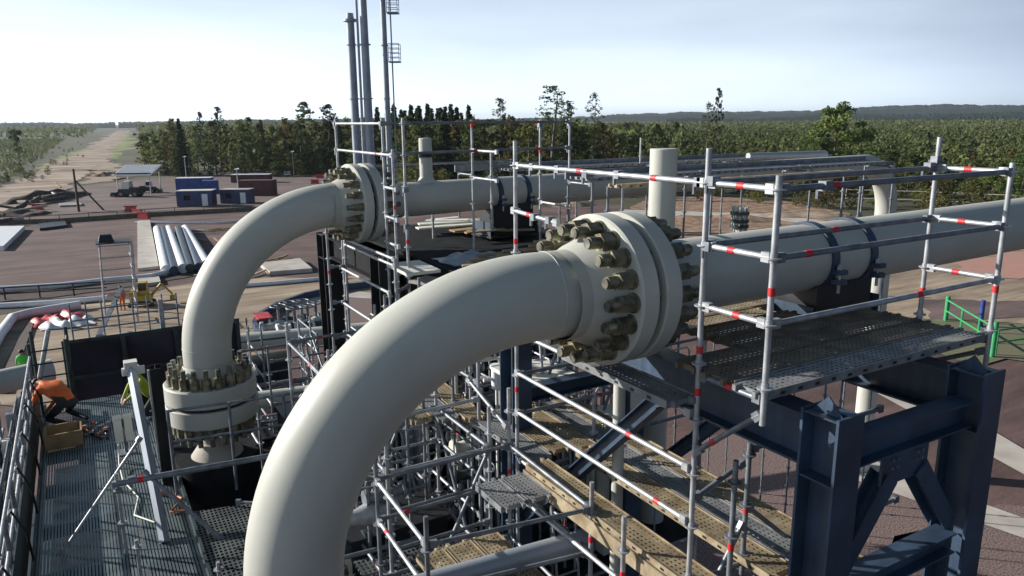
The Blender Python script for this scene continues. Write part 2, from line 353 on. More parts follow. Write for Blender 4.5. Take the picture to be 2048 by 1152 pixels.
# saddles and straps
def saddle(name, label, P0, a1, dist, D, ztop):
    t = thing(name, label, 'pipe support', (P0[0] + a1.x * dist[0], P0[1] + a1.y * dist[0], 0))
    for s_ in dist:
        c = P0 + a1 * s_; n = a1.cross(Vector((0, 0, 1)))
        sb = MB().lathe(c, a1, [(-.055, D / 2 + .004), (-.055, D / 2 + .03), (.055, D / 2 + .03), (.055, D / 2 + .004)], 48).build('strap', 'steel', t)
        for k in (-1, 1):
            l = MB(); q = c + n * (k * (D / 2 + .07)) - Vector((0, 0, .10))
            l.box(q, (.11, .13, .05), (a1, n, Vector((0, 0, 1)))).box(q - Vector((0, 0, .11)), (.11, .13, .05), (a1, n, Vector((0, 0, 1))))
            l.tube(q - Vector((0, 0, .24)), q + Vector((0, 0, .09)), .018, 8, 1); l.tube(q + Vector((0, 0, .026)), q + Vector((0, 0, .07)), .034, 6, 1)
            l.build('clamp_lug', ['steel', 'galv'], t)
    m = (dist[0] + dist[-1]) / 2; c = P0 + a1 * m; n = a1.cross(Vector((0, 0, 1))); L = dist[-1] - dist[0] + .3
    zb = P0.z - D / 2; b = MB()
    b.box((c.x, c.y, (zb + .1 + ztop) / 2), (L, D * .78, zb + .1 - ztop), (a1, n, Vector((0, 0, 1))))
    b.box((c.x, c.y, ztop + .02), (L + .3, D * 1.15, .04), (a1, n, Vector((0, 0, 1))))
    b.build('saddle_block', 'black', t)
    for k in (-1, 1):
        b = MB(); b.box((c.x + a1.x * k * (L / 2 + .1), c.y + a1.y * k * (L / 2 + .1), ztop + .18), (.02, D * .9, .3), (a1, n, Vector((0, 0, 1)))); b.build('stiffener_plate', 'steel', t)
    return t
saddle('pipe_saddle', 'dark saddle with two steel straps clamping the near pipe beside the scaffold deck', NP, na1, (2.83, 3.53), .755, 10.12)
saddle('pipe_saddle', 'dark saddle with two steel straps clamping the far pipe', FP, fa1, (3.0, 3.73), .665, 10.1)

# stand pipes
def standpipe(label, x, y, z0, z1, r, ring=None, flare=False):
    t = thing('stand_pipe', label, 'pipe', (x, y, z0)); b = MB()
    b.lathe((x, y, z0), (0, 0, 1), ([(0, r * 1.5), (.12, r)] if flare else [(0, r)]) + [(z1 - z0 - .012, r), (z1 - z0, r - .012), (z1 - z0, 0)], 32); b.build('pipe_barrel', 'paint', t)
    if ring: MB().lathe((x, y, ring), (0, 0, 1), [(-.05, r), (-.05, r + .012), (.05, r + .012), (.05, r)], 32).build('band', 'black', t)
    return t
standpipe('short cream capped pipe with a black band standing on the far pipe', 6.02, 13.78, 11.3, 12.17, .125, 11.85, True)
standpipe('wide cream capped pipe rising behind the near flange', 8.1, 9.2, 0.0, 12.04, .215)
standpipe('thin cream vertical pipe passing down through the lower scaffold decks', 5.02, 6.3, 5.0, 9.86, .068)
# low horizontal pipes in the plant
def lowpipe(label, a, b, r, m='paint'):
    o = MB().path([Vector(a).lerp(Vector(b), i / 6) for i in range(7)], r, 24).build('plant_pipe', m); return tag(o, label, 'pipe')
lowpipe('cream pipe lying across the plant behind the far elbow', (3.4, 27.0, 4.9), (14, 24.4, 5.0), .34)
lowpipe('cream pipe entering from the left edge of the picture behind the railing', (-6, 25.0, 5.0), (-1.3, 26.5, 5.0), .36)
lowpipe('grey pipe crossing under the lower planks at the bottom', (1.5, 6.25, 8.02), (4.4, 6.02, 8.02), .11, 'tower')
lowpipe('thick pale pipe low beside the right steel column', (9.8, 3.6, 3.9), (34, 5.0, 3.4), .42)
lowpipe('narrow cream pipe just behind the foot flange', (2.6, 17.0, 6.3), (7.2, 16.2, 6.3), .2)

# ------------------------------------------------------------------ steel frames
def column(t, x, y, z0, z1, h=.34, b=.30, m='steel'):
    mb = MB().hbeam((x, y, z0), (x, y, z1), h, b, (1, 0, 0), .024)
    mb.box((x, y, z1 - .006 - .02), (b - .01, h - .052, .012))
    for k in (-1, 1): mb.box((x + k * (b / 4 + .002), y, z1 - .55), (b / 2 - .02, h - .052, .014))
    # gable plate standing on the head
    mb.add([(x - .06, y - h / 2 + .03, z1 - .02), (x - .06, y + h / 2 - .03, z1 - .02), (x - .06, y, z1 + .12), (x - .048, y - h / 2 + .03, z1 - .02), (x - .048, y + h / 2 - .03, z1 - .02), (x - .048, y, z1 + .12)], [(0, 1, 2), (5, 4, 3), (0, 3, 4, 1), (1, 4, 5, 2), (2, 5, 3, 0)])
    return mb.build('column', m, t)
def brace(t, p, q, w=.16, n='brace'):
    p = Vector(p); q = Vector(q); d = (q - p).normalized(); sd = d.cross(Vector((0, 1, 0))).normalized()
    return MB().hbeam(p, q, w, w, sd, .014, 0, .01).build(n, 'steel', t)
def xframe(t, x0, x1, y, z, zlow):
    MB().hbeam((x0 + .152, y, z), (x1 - .152, y, z), .24, .2, (0, 1, 0), .016).build('cross_beam', 'steel', t)
    xm = (x0 + x1) / 2
    g = MB().box((xm, y - .02, z - .27), (.62, .03, .32))
    g.build('gusset_plate', 'steel', t)
    bm_ = MB()
    for k in (-1, 1):
        for i, j in ((0, 0), (.07, 0), (0, .07), (.07, .07)): bm_.tube((xm + k * .17 + i - .035, y - .035, z - .24 + j - .035), (xm + k * .17 + i - .035, y - .055, z - .24 + j - .035), .014, 6)
    bm_.build('gusset_bolts', 'galvdark', t)
    brace(t, (xm - .2, y + .02, z - .36), (x0 + .22, y + .02, zlow), .17); brace(t, (xm + .2, y + .02, z - .36), (x1 - .22, y + .02, zlow), .17)
    MB().hbeam((x0 + .152, y, zlow - .2), (x1 - .152, y, zlow - .2), .2, .2, (0, 1, 0), .016).build('cross_beam', 'steel', t)
fr = thing('pipe_rack', 'dark blue steel column frame with braces carrying the near pipe at right', 'steel frame', (5.7, 5.5, 0))
ZT = 10.33
for x in (4.78, 6.72):
    for y in (3.42, 8.2): column(fr, x, y, 0.0, ZT)
xframe(fr, 4.78, 6.72, 3.42, 9.95, 8.9)
for x in (4.78, 6.72): MB().hbeam((x, 3.6, 10.06), (x, 8.02, 10.06), .42, .26, (1, 0, 0), .02).build('main_beam', 'steel', fr)
for z in (6.2, 3.4):
    brace(fr, (4.9, 3.42, z - 1.2), (6.6, 3.42, z + 1.1)); MB().hbeam((4.935, 3.42, z - 1.4), (6.565, 3.42, z - 1.4), .2, .2, (0, 1, 0), .016).build('cross_beam', 'steel', fr)
brace(fr, (4.8, 8.0, 7.2), (4.8, 5.4, 9.75)); brace(fr, (6.7, 8.0, 7.2), (6.7, 5.4, 9.75))
MB().hbeam((4.935, 8.2, 8.9), (6.565, 8.2, 8.9), .2, .2, (0, 1, 0), .016).build('cross_beam', 'steel', fr)
ff = thing('pipe_rack', 'black steel frame under the far pipe behind the thin scaffold rails', 'steel frame', (6, 13.5, 0))
for x in (4.8, 8.6):
    for y in (13.05, 16.6): column(ff, x, y, 0, 10.05, .5, .4, 'black')
for y in (13.05, 16.6): MB().hbeam((5.06, y, 9.76), (8.39, y, 9.76), .5, .26, (0, 1, 0), .02).build('main_beam', 'mattblack', ff)
for x in (4.8, 8.6): MB().hbeam((x, 13.31, 9.78), (x, 16.34, 9.78), .44, .26, (1, 0, 0), .02).build('main_beam', 'mattblack', ff)
for y in (13.05, 16.6): brace(ff, (5.0, y, 7), (8.4, y, 9.5))

# ------------------------------------------------------------------ scaffolding
TR = .0242
def post(t, x, y, z0, z1, bands=(), m='galv', lean=(0, 0), zr=None):
    b = MB(); p0 = Vector((x, y, z0)); p1 = Vector((x + lean[0], y + lean[1], z1)); d = (p1 - p0).normalized()
    b.tube(p0, p1, TR, 12)
    L = (p1 - p0).length; zr = 12.0 if zr is None else zr
    z = zr
    while z > z0 + .05:
        if z < z1 - .04:
            q = p0 + d * ((z - z0) / d.z); b.tube(q - d * .005, q + d * .005, .062, 12)
            b.tube(q - d * .035, q + d * .035, .031, 10)
        z -= .5
    for zb in bands:
        q = p0 + d * ((zb - z0) / d.z); b.tube(q - d * .032, q + d * .032, TR + .003, 12, 1)
    return b.build('standard', [m, 'tape'], t)
def led(t, p, q, m='galv', band=None, n='ledger', r=TR):
    p = Vector(p); q = Vector(q); d = (q - p).normalized(); b = MB().tube(p + d * .03, q - d * .03, r, 10)
    for e, s_ in ((p, 1), (q, -1)): b.box(e + d * (s_ * .065), (.075, .045, .075), (d, d.cross(Vector((0, 0, 1))).normalized() if abs(d.z) < .95 else Vector((1, 0, 0)), (d.cross(Vector((0, 0, 1))).normalized() if abs(d.z) < .95 else Vector((1, 0, 0))).cross(d)))
    for f in ([] if band is None else (band if isinstance(band, (list, tuple)) else [band])):
        c = p.lerp(q, f); b.tube(c - d * .035, c + d * .035, r + .003, 10, 1)
    return b.build(n, [m, 'tape'], t)
def coup(t, p, m='galvdark'):
    b = MB(); p = Vector(p); b.box(p, (.085, .07, .075)); b.tube(p + Vector((.03, -.06, -.02)), p + Vector((.03, .06, -.02)), .011, 6); b.tube(p + Vector((-.02, .05, .0)), p + Vector((-.02, .05, -.1)), .016, 6)
    return b.build('coupler', m, t)
sc = thing('scaffold', 'galvanised tube scaffold with red bands standing round the near flange', 'scaffold', (5.5, 5.5, 0))
XA = 4.34; YA, YB, YC = 7.42, 4.40, 3.70; XE = 7.42
post(sc, XA, YA, 6.0, 12.27, (11.13, 9.32, 7.8)); post(sc, XA, YB, 5.2, 12.27, (10.62, 10.25, 7.55))
post(sc, XA, YC, 10.2, 12.1, (11.25,)); post(sc, XE, YC, 9.9, 12.08, (10.9,)); post(sc, XE, YB, 9.9, 12.3, (10.75,))
post(sc, XE, YA, 6.0, 10.1, (9.1,)); post(sc, 5.5, YA, 6.6, 9.05); post(sc, 4.52, 4.1, 5.5, 9.7, (8.9,), 'galvdark')
post(sc, 5.04, 4.42, 5.6, 9.62, (8.95,), 'galvdark'); post(sc, 4.1, 5.03, 5.5, 8.86, (8.25,))
for z, bd in ((12.0, (.42, .79)), ): led(sc, (XA, YA, z), (XA, YB, z), 'galv', bd)
led(sc, (XA - .06, YA, 11.5), (XA - .06, 6.42, 11.45), 'galv', .4)
for z, bd in ((10.05, None), (9.55, .72), (9.05, .86)): led(sc, (XA - .03, YA, z), (XA - .03, YB, z), 'galv', bd)
for z, bd in ((12.0, .5), (11.5, .42), (11.0, .55)): led(sc, (XA, YB, z), (XA, YC, z), 'galv', bd); led(sc, (XE, YB, z), (XE, YC, z), 'galv', .45)
for z, bd in ((12.0, .97), (11.5, .52)): led(sc, (XA, YB, z), (XE, YB, z), 'galvdark', bd)
for z, bd in ((12.0, .2), (11.5, .12), (11.0, .6)): led(sc, (XA, YC, z), (XE, YC, z), 'galvdark' if z > 11 else 'galv', bd)
led(sc, (XE, YA, 11.95), (XE, YB, 12.0), 'galv', .6) if False else None
for z in (10.4, 8.42, 6.4): led(sc, (XA, YB, z), (XE, YB, z), 'galvdark'); led(sc, (XA, YA, z - .02), (XE, YA, z - .02), 'galvdark')
for z in (10.4,): led(sc, (XA, YB, z), (XA, YC, z), 'galvdark', .5); led(sc, (XE, YB, z), (XE, YC, z), 'galvdark')
led(sc, (XA, YB, 9.7), (XA, YC, 10.3), 'galvdark', .3, 'bracket'); led(sc, (XE, YB, 9.95), (XE, YC, 10.3), 'galvdark', None, 'bracket')
for z in (8.42, 8.12, 6.4): led(sc, (XA - .2 if z == 8.12 else XA, YA, z), (XA - .2 if z == 8.12 else XA, YB - .6, z), 'galv')
for z in (9.0, 9.5): led(sc, (XA, YA, z), (XE, YA, z), 'galvdark', .4)
led(sc, (5.0, 4.42, 9.45), (XA, 4.4, 9.25), 'galvdark'); led(sc, (5.04, 4.42, 9.55), (7.0, 4.42, 9.55), 'galvdark', .7)
led(sc, (5.03, 4.42, 8.85), (4.35, 4.38, 7.9), 'galvdark', None, 'brace'); led(sc, (5.03, 4.42, 9.0), (6.9, 4.42, 7.4), 'galvdark', None, 'brace')
led(sc, (XA, YA, 6.5), (XA, YB, 8.3), 'galvdark', None, 'brace')
for y, z in ((7.05, 12), (6.55, 12), (6.05, 11.98), (5.55, 12), (4.5, 12.0)): coup(sc, (XA + .02, y, z))
for y in (6.9, 6.6): coup(sc, (XA - .06, y, 11.47))
for p in ((4.85, YC, 12), (7.3, YB, 12.02), (7.4, YB, 12.08), (XA, YB - .06, 12.02), (XA, YB - .05, 11.5)): coup(sc, p)
MB().b2((4.205, 4.04, 8.29), (4.222, 7.06, 8.45)).build('toe_board', 'lip', sc)
# guard frame round the opening left of the deck
gf = thing('handrail', 'tube guard rail frame round the dark opening below the near elbow', 'guard rail', (3.3, 6.8, 6.4))
G = {'a': (2.55, 7.52), 'b': (4.3, 7.55), 'c': (2.5, 6.0), 'd': (4.25, 5.75)}
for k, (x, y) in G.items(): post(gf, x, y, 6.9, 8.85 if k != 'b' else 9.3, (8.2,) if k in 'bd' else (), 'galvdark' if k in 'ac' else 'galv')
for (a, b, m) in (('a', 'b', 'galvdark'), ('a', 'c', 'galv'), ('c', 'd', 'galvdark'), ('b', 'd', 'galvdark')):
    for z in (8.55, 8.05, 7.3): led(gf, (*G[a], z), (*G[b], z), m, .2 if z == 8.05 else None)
for i in range(3): post(gf, 3.0 + i * .45, 8.3 + i * .5, 6.8, 9.1 + .1 * i, (), 'galvdark')
led(gf, (3.0, 8.3, 8.9), (4.3, 8.35, 8.9), 'galv'); led(gf, (2.6, 9.5, 8.7), (2.55, 7.52, 8.7), 'galv'); led(gf, (2.6, 9.5, 8.2), (4.4, 9.4, 8.2), 'galvdark'); led(gf, (4.1, 8.3, 9.25), (4.2, 7.4, 8.85), 'galv')
post(gf, 2.6, 9.5, 6.5, 9.0); post(gf, 4.42, 9.4, 6.5, 10.0, (), 'galvdark')
# far scaffold
fs = thing('scaffold', 'thin galvanised scaffold tower with red couplings round the far flange', 'scaffold', (5, 13, 0))
for x, y, z0, z1, bd in ((4.6, 14.9, 6, 12.55, (12.46, 11.95)), (4.6, 12.3, 6, 12.55, (12.46, 11.95)), (4.55, 11.75, 6, 12.05, (11.1,)), (4.65, 11.5, 6, 12.55, (10.55,)),
                      (6.5, 12.7, 10, 12.5, (12.4, 11.95)), (8.0, 12.7, 9.8, 12.5, (12.4, 11.9)), (8.7, 12.7, 9.8, 12.52, ()), (4.3, 13.8, 6.2, 10.5, ()), (4.0, 13.9, 6.2, 10.6, (9.7,)), (4.3, 11.2, 6.2, 10.35, (9.45,)), (6.5, 14.6, 10, 12.0, ()), (6.9, 12.7, 10.4, 11.95, ())):
    post(fs, x, y, z0, z1, bd, 'galv', zr=12.46)
led(fs, (4.6, 14.9, 12.46), (4.6, 12.3, 12.46)); led(fs, (4.6, 14.9, 11.95), (4.55, 11.75, 11.95), 'galv', .75)
for z in (12.46, 11.95): led(fs, (4.6, 12.3, z), (8.7, 12.7, z), 'galvdark', (.45, .8))
for z in (11.4, 10.9, 10.45): led(fs, (4.58, 12.3, z), (4.55, 11.6, z))
led(fs, (6.5, 12.7, 11.95), (6.5, 11.7, 11.95)); led(fs, (6.5, 12.7, 11.45), (6.5, 11.7, 11.45)); led(fs, (8.0, 12.7, 10.9), (8.0, 11.6, 10.9)); led(fs, (4.6, 14.9, 11.6), (8.7, 14.9, 11.6), 'galvdark')
for z, dx in ((10.33, 0), (10.22, 0), (9.78, -.1), (9.1, -.1), (8.5, -.1)): led(fs, (4.3 + dx, 13.85, z), (4.3 + dx, 11.2, z), 'galv')
for z in (9.8, 9.1, 8.4): led(fs, (4.3, 11.2, z), (4.65, 11.5, z), 'galvdark'); led(fs, (4.0, 13.9, z), (4.3, 13.8, z), 'galvdark')
for p in ((4.6, 14.9, 12.46), (4.6, 12.3, 12.46), (4.6, 14.9, 11.95), (4.6, 12.3, 11.95), (8.0, 12.7, 12.4), (8.7, 12.7, 12.42), (8.7, 12.7, 11.95), (4.65, 11.5, 11.4), (4.65, 11.5, 10.8)): coup(fs, p)

# scaffold planks
PM = {}
def plank_mesh(L, kind):
    if (L, kind) in PM: return PM[(L, kind)]
    b = MB(); W = .315
    b.add([(-W / 2 + .012, 0, 0), (W / 2 - .012, 0, 0), (W / 2 - .012, L, 0), (-W / 2 + .012, L, 0)], [(0, 1, 2, 3)], 0)
    for k in (-1, 1):
        b.box((k * (W / 2 - .006), L / 2, -.026), (.012, L, .072), None, 1)
        b.box((k * (W / 2 - .03), L / 2, -.058), (.036, L, .004), None, 1)
    for y in (.01, L - .01): b.box((0, y, -.03), (W - .03, .02, .05), None, 1)
    for y in (-.03, L + .03):
        for k in (-.1, .1): b.box((k, y, -.02), (.035, .06, .05), None, 1)
    n = int(L / .2)
    for i in range(1, n):
        for k in (-1, 1): b.box((k * (W / 2 + .001), i * L / n, -.03), (.003, .05, .024), None, 2)
    me = bpy.data.meshes.new('scaffold_plank'); me.from_pydata(b.v, [], b.f)
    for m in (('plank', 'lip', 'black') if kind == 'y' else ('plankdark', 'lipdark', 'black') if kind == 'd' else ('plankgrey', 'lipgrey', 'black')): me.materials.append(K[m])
    me.polygons.foreach_set('material_index', b.m); PM[(L, kind)] = me; return me
def plank(x, y, z, L, along, label, group=None, kind='y', jit=0.0):
    o = bpy.data.objects.new('scaffold_plank', plank_mesh(L, kind)); COL.objects.link(o)
    o.location = (x, y, z); o.rotation_euler = (0, 0, (0 if along == 'y' else -PI / 2) + jit); return tag(o, label, 'plank', group)
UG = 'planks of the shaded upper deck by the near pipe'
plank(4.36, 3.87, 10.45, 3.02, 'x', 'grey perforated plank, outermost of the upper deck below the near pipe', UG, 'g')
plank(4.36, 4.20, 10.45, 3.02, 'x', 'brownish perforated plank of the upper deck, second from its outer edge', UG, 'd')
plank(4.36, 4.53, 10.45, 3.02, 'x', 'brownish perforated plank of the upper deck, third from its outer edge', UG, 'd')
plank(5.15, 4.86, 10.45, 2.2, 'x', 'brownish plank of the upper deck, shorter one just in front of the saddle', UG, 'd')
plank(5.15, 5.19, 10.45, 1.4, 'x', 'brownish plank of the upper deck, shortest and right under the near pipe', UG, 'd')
plank(4.2, 4.45, 10.2, 1.57, 'y', 'pale grey plank sloping down to the right under the near flange', None, 'g')
for i, y in enumerate((5.62, 5.96, 6.30)): plank(5.25 + i * .1, y, 10.40, 1.25 if i == 0 else 2.0, 'x', 'sunlit perforated plank under the near pipe beside its saddle', 'sunlit planks under the near pipe')
LG = 'yellowed planks of the lower scaffold deck'
plank(4.40, 4.04, 8.5, 3.02, 'y', 'yellowed perforated plank running alone beside the dark gap, its holed edge facing left', LG)
plank(4.40, .95, 8.5, 3.02, 'y', 'yellowed perforated plank at the bottom continuing the lone plank', LG)
for i in range(3):
    x = 5.12 + i * .335
    plank(x, 4.04, 8.5, 3.02, 'y', 'yellowed perforated plank in the wide lower deck right of the dark gap', LG, 'y' if i != 1 else 'g')
    plank(x, .95, 8.5, 3.02, 'y', 'yellowed perforated plank in the lower deck near the bottom right', LG)
for i in range(5): plank(4.55 + i * .335, 7.2 + (.1 if i % 2 else 0), 8.46, 1.57, 'y', 'yellowed perforated plank in the short row behind the thin cream pipe', 'short row of planks behind the thin pipe', 'y' if i % 3 else 'g')
for i in range(3): plank(3.75 + i * .335, 9.0 - i * .15, 8.5, 2.07, 'y', 'yellowed plank glimpsed under the near elbow beside the dark column', 'planks glimpsed under the near elbow', 'y' if i != 1 else 'g', -.02 * i)
for i in range(3): plank(2.85 + i * .335, 5.2, 7.95, 1.57, 'y', 'dusty plank at the bottom edge below the guard rail frame', 'dusty planks at the bottom edge')
for i in range(2): plank(3.72 + i * .335, 6.45, 8.42, .6, 'y', 'short light plank just inside the guard rail frame', 'short light planks', 'g')
# long walkway on the far pipe
WG = 'walkway planks beside the far pipe'
for k in range(3):
    for i in range(2): plank(8.4 + k * 3.07, 11.7 + i * .34, 11.42, 3.02, 'x', 'grey plank in the long raised walkway on the near side of the far pipe', WG, 'g')
for k in range(4):
    for i in range(2): plank(9.5 + k * 3.07, 16.6 + i * .34, 11.3, 3.02, 'x', 'grey plank in the long raised walkway on the other side of the far pipe', 'walkway planks behind the far pipe', 'g')
for k in range(2): plank(7.7 + k * 3.07, 9.9, 11.45, 3.02, 'x', 'brownish plank of the narrow high walkway behind the near scaffold', 'planks of the narrow high walkway')
ws = thing('walkway_frame', 'tube frame with long toe boards holding the walkways along the far pipe', 'scaffold', (12, 13, 0))
for x in (8.4, 11.47, 14.54, 17.6):
    for y in (11.5, 12.3, 16.4, 17.2): post(ws, x, y, 0, 11.38 if y < 15 else 11.27, (), 'galvdark')
    led(ws, (x, 11.5, 11.3), (x, 12.3, 11.3), 'galvdark'); led(ws, (x, 16.4, 11.2), (x, 17.2, 11.2), 'galvdark')
for y, z, n in ((12.26, 11.46, 3), (17.2, 11.34, 3.3)):
    MB().b2((8.3, y - .02, z - .1), (8.3 + n * 3.07, y + .02, z + .07)).build('toe_board', 'galvdark', ws)
for y in (9.7, 10.1): post(ws, 7.7, y, 6, 11.4, (), 'galvdark'); post(ws, 13.8, y, 0, 11.4, (), 'galvdark')

post(ws, 13.6, 16.4, 11.3, 12.0, (), 'galv'); 
o = MB().tube((21.2, 16.3, 11.32), (17.9, 16.5, 11.36), .13, 12, 0, .1).build('duct', 'tower'); tag(o, 'short grey rounded duct lying at the far right end of the raised walkways', 'duct')
def rumpled(name, x0, y0, dx, dy, z, amp, m, label, cat, nx=22, ny=10, seed=1):
    r = np.random.default_rng(seed); ph = r.uniform(0, 6, 8); b = MB(); vs = []; vs2 = []
    for j in range(ny + 1):
        for i in range(nx + 1):
            u, v = i / nx, j / ny; h = amp * (.5 + .5 * math.sin(u * 9 + ph[0] + 3 * v) * math.cos(v * 7 + ph[1]) + .4 * math.sin(u * 21 + ph[2] + v * 5))
            e = min(u, 1 - u, v, 1 - v); h *= min(1, e * 6)
            vs.append((x0 + dx * (u + .03 * math.sin(9 * v + ph[3])), y0 + dy * (v + .06 * math.sin(7 * u + ph[4])), z + max(h, 0) + .012))
    n = len(vs); vs2 = [(a, b_, z) for a, b_, c in vs]
    F_ = [(j * (nx + 1) + i, j * (nx + 1) + i + 1, (j + 1) * (nx + 1) + i + 1, (j + 1) * (nx + 1) + i) for j in range(ny) for i in range(nx)]
    b.add(vs, F_, 0, True); b.add(vs2, [tuple(reversed(f)) for f in F_])
    o = b.build(name, m); return tag(o, label, cat)
# dark service deck under the far pipe, with loose things on it
o = MB().b2((5.3, 11.0, 9.98), (9.4, 16.9, 10.04)).build('service_deck', 'mattblack'); tag(o, 'dark steel service deck under the far pipe', 'platform')
def board(a, b, w, th, m, name, label, cat, group=None):
    a = Vector(a); b = Vector(b); d = (b - a).normalized(); n = Vector((0, 0, 1)).cross(d).normalized()
    o = MB().box((a + b) / 2, ((b - a).length, w, th), (d, n, d.cross(n))).build(name, m); return tag(o, label, cat, group)
for i in range(16):
    a = (5.5 + i * .24, 11.2 + (i * 37 % 5) * .1, 10.1 + .03 * i); board(a, (a[0] + .7, a[1] - .25 + .1 * (i % 3), a[2] + .02), .14, .03, 'wood', 'timber_offcut', 'timber offcut in the litter on the dark service deck', 'timber', 'timber offcuts on the service deck')
for i in range(18):
    a = oz(random.uniform(825, 975), random.uniform(434, 466), 10.07 + .012 * i); an = random.uniform(-.9, .3); L = random.uniform(.5, 1.5); q = a + Vector((math.cos(an) * L, math.sin(an) * L, .02)); board(a, q, random.uniform(.12, .3), .03, random.choice(['wood', 'conc', 'offwhite', 'lip']), 'packing_board', 'pale packing board lying in the litter behind the dark service deck edge', 'board', 'packing boards on the service deck')
rumpled('tarpaulin', 5.6, 11.1, 2.6, .7, 10.04, .12, 'conc', 'crumpled pale sheet along the front of the dark service deck', 'sheet')
rumpled('plastic_sheeting', 5.45, 11.5, 1.3, .9, 10.045, .1, 'tower', 'pale blue grey crumpled sheeting at the near end of the dark service deck', 'sheet', seed=21)
board((5.3, 10.3, 9.55), (6.2, 9.9, 9.5), .5, .04, 'tower', 'metal_sheet', 'pale blue grey metal sheet showing above the near elbow', 'sheet')
board((4.8, 11.5, 9.9), (5.6, 10.2, 9.82), .5, .04, 'conc', 'metal_sheet', 'dusty pale sheet beside the far scaffold posts', 'sheet')
board((4.75, 12.0, 10.1), (4.75, 11.1, 10.08), .6, .05, 'offwhite', 'metal_sheet', 'white board below the far flange', 'sheet')

# ------------------------------------------------------------------ lower plant and left platform
pf = thing('grating_platform', 'steel grating platform in the lower left where the orange worker kneels', 'platform', (1, 13, 6.4))
MB().add([(-1.1, 6.5, 6.5), (.95, 6.5, 6.5), (.95, 18.4, 6.5), (-1.1, 18.4, 6.5)], [(0, 1, 2, 3)]).build('bar_grating', 'grate', pf)
MB().add([(.99, 6.5, 6.5), (3.6, 6.5, 6.5), (3.6, 11.35, 6.5), (.99, 11.9, 6.5)], [(0, 1, 2, 3)]).build('chequer_grating', 'mesh', pf)
fb = MB()
for y in np.arange(6.6, 18.5, 1.5): fb.b2((-1.05, y - .05, 6.28), (.92, y + .05, 6.482))
for x in (-1.12, .97, 3.63): fb.b2((x - .02, 6.5, 6.2), (x + .02, 18.4 if x < 1 else 11.4, 6.56))
for y in (8.2, 9.8): fb.b2((1.0, y - .05, 6.28), (3.6, y + .05, 6.482))
fb.build('edge_beam', 'dteal', pf)
o = MB().b2((.3, 4.0, 5.55), (5.6, 18.5, 5.62)).build('plant_floor', 'mattblack'); tag(o, 'plant floor blackened for the shade under the gratings and the near elbow', 'floor')  # black in the colour stands in for the shade among the equipment
o = MB().b2((-1.1, 5.0, 5.0), (.28, 18.3, 5.07)).build('plant_floor', 'mattblack'); tag(o, 'floor blackened for the shade showing through the left bar grating', 'floor')  # black put into the colour for the shade below the bars
o = MB().b2((-4.2, 5.0, 4.4), (-1.12, 18.5, 4.47)).build('plant_floor', 'dteal'); tag(o, 'dark teal floor left of the guard rail at the picture edge', 'floor')
# equipment in the shade between elbow and decks
def block(name, label, cat, c, d, m, rot=0):
    t = thing(name, label, cat, (c[0], c[1], c[2] - d[2] / 2)); X = Vector((math.cos(rot), math.sin(rot), 0)); Y = Vector((-X.y, X.x, 0)); ax = (X, Y, Vector((0, 0, 1)))
    b = MB().box(c, d, ax); b.build('housing', m, t); b = MB()
    c = Vector(c); b.box(c + Vector((0, 0, d[2] / 2 + .02)), (d[0] * 1.04, d[1] * 1.04, .035), ax); b.build('lid', m, t)
    b = MB()
    for k in (-.3, 0, .3): b.box(c + X * (k * d[0]) - Y * (d[1] / 2 + .012), (d[0] * .04, .02, d[2] * .8), ax)
    b.build('rib', 'dteal', t); return t
def valve(label, x, y, z, s, m='dteal', group=None, floor=None):
    t = thing('valve', label, 'valve', (x, y, z), group)
    if floor is not None: MB().tube((x, y, floor), (x, y, z + .05 * s), .05 * s, 8).tube((x, y, floor), (x, y, floor + .03), .12, 8).build('support', 'galvdark', t)
    MB().path([(x - .7 * s, y, z + .3 * s), (x - .3 * s, y, z + .3 * s), (x, y, z + .3 * s), (x + .3 * s, y, z + .3 * s), (x + .7 * s, y, z + .3 * s)], [.18 * s, .2 * s, .3 * s, .2 * s, .18 * s], 16).build('body', m, t)
    for k in (-1, 1): MB().tube((x + k * .62 * s, y, z + .3 * s), (x + k * .72 * s, y, z + .3 * s), .3 * s, 16).build('flange', m, t); MB().tube((x, y, z + .55 * s), (x, y, z + 1.15 * s), .06 * s, 10).build('stem', 'galv', t)
    b = MB(); n = 16
    b.path([(x + .3 * s * math.cos(2 * PI * i / n), y + .3 * s * math.sin(2 * PI * i / n), z + 1.15 * s) for i in range(n + 1)], .03 * s, 6)
    for k in range(3): a = k * 2.094; b.tube((x, y, z + 1.15 * s), (x + .3 * s * math.cos(a), y + .3 * s * math.sin(a), z + 1.15 * s), .02 * s, 6)
    b.build('hand_wheel', 'galvdark', t); return t
VG = 'small valves in the shaded plant'
for i in range(26):
    x, y = random.uniform(4.5, 7.6), random.uniform(8.4, 13.5); valve('small pipe valve in the shaded plant between the two flanges', x, y, random.uniform(6.8, 8.9), random.uniform(.3, .5), random.choice(['dteal', 'galvdark', 'offwhite', 'galv']), VG, 5.62)
for i in range(14):
    x, y = random.uniform(2.2, 4.3), random.uniform(8.0, 14); valve('small pipe valve on the black floor below the near elbow', x, y, 5.9 + random.uniform(0, 1.8), random.uniform(.3, .55), random.choice(['dteal', 'galvdark', 'galv']), 'small valves on the black floor', 5.62)
TUB = 'impulse tubes in the shaded plant'
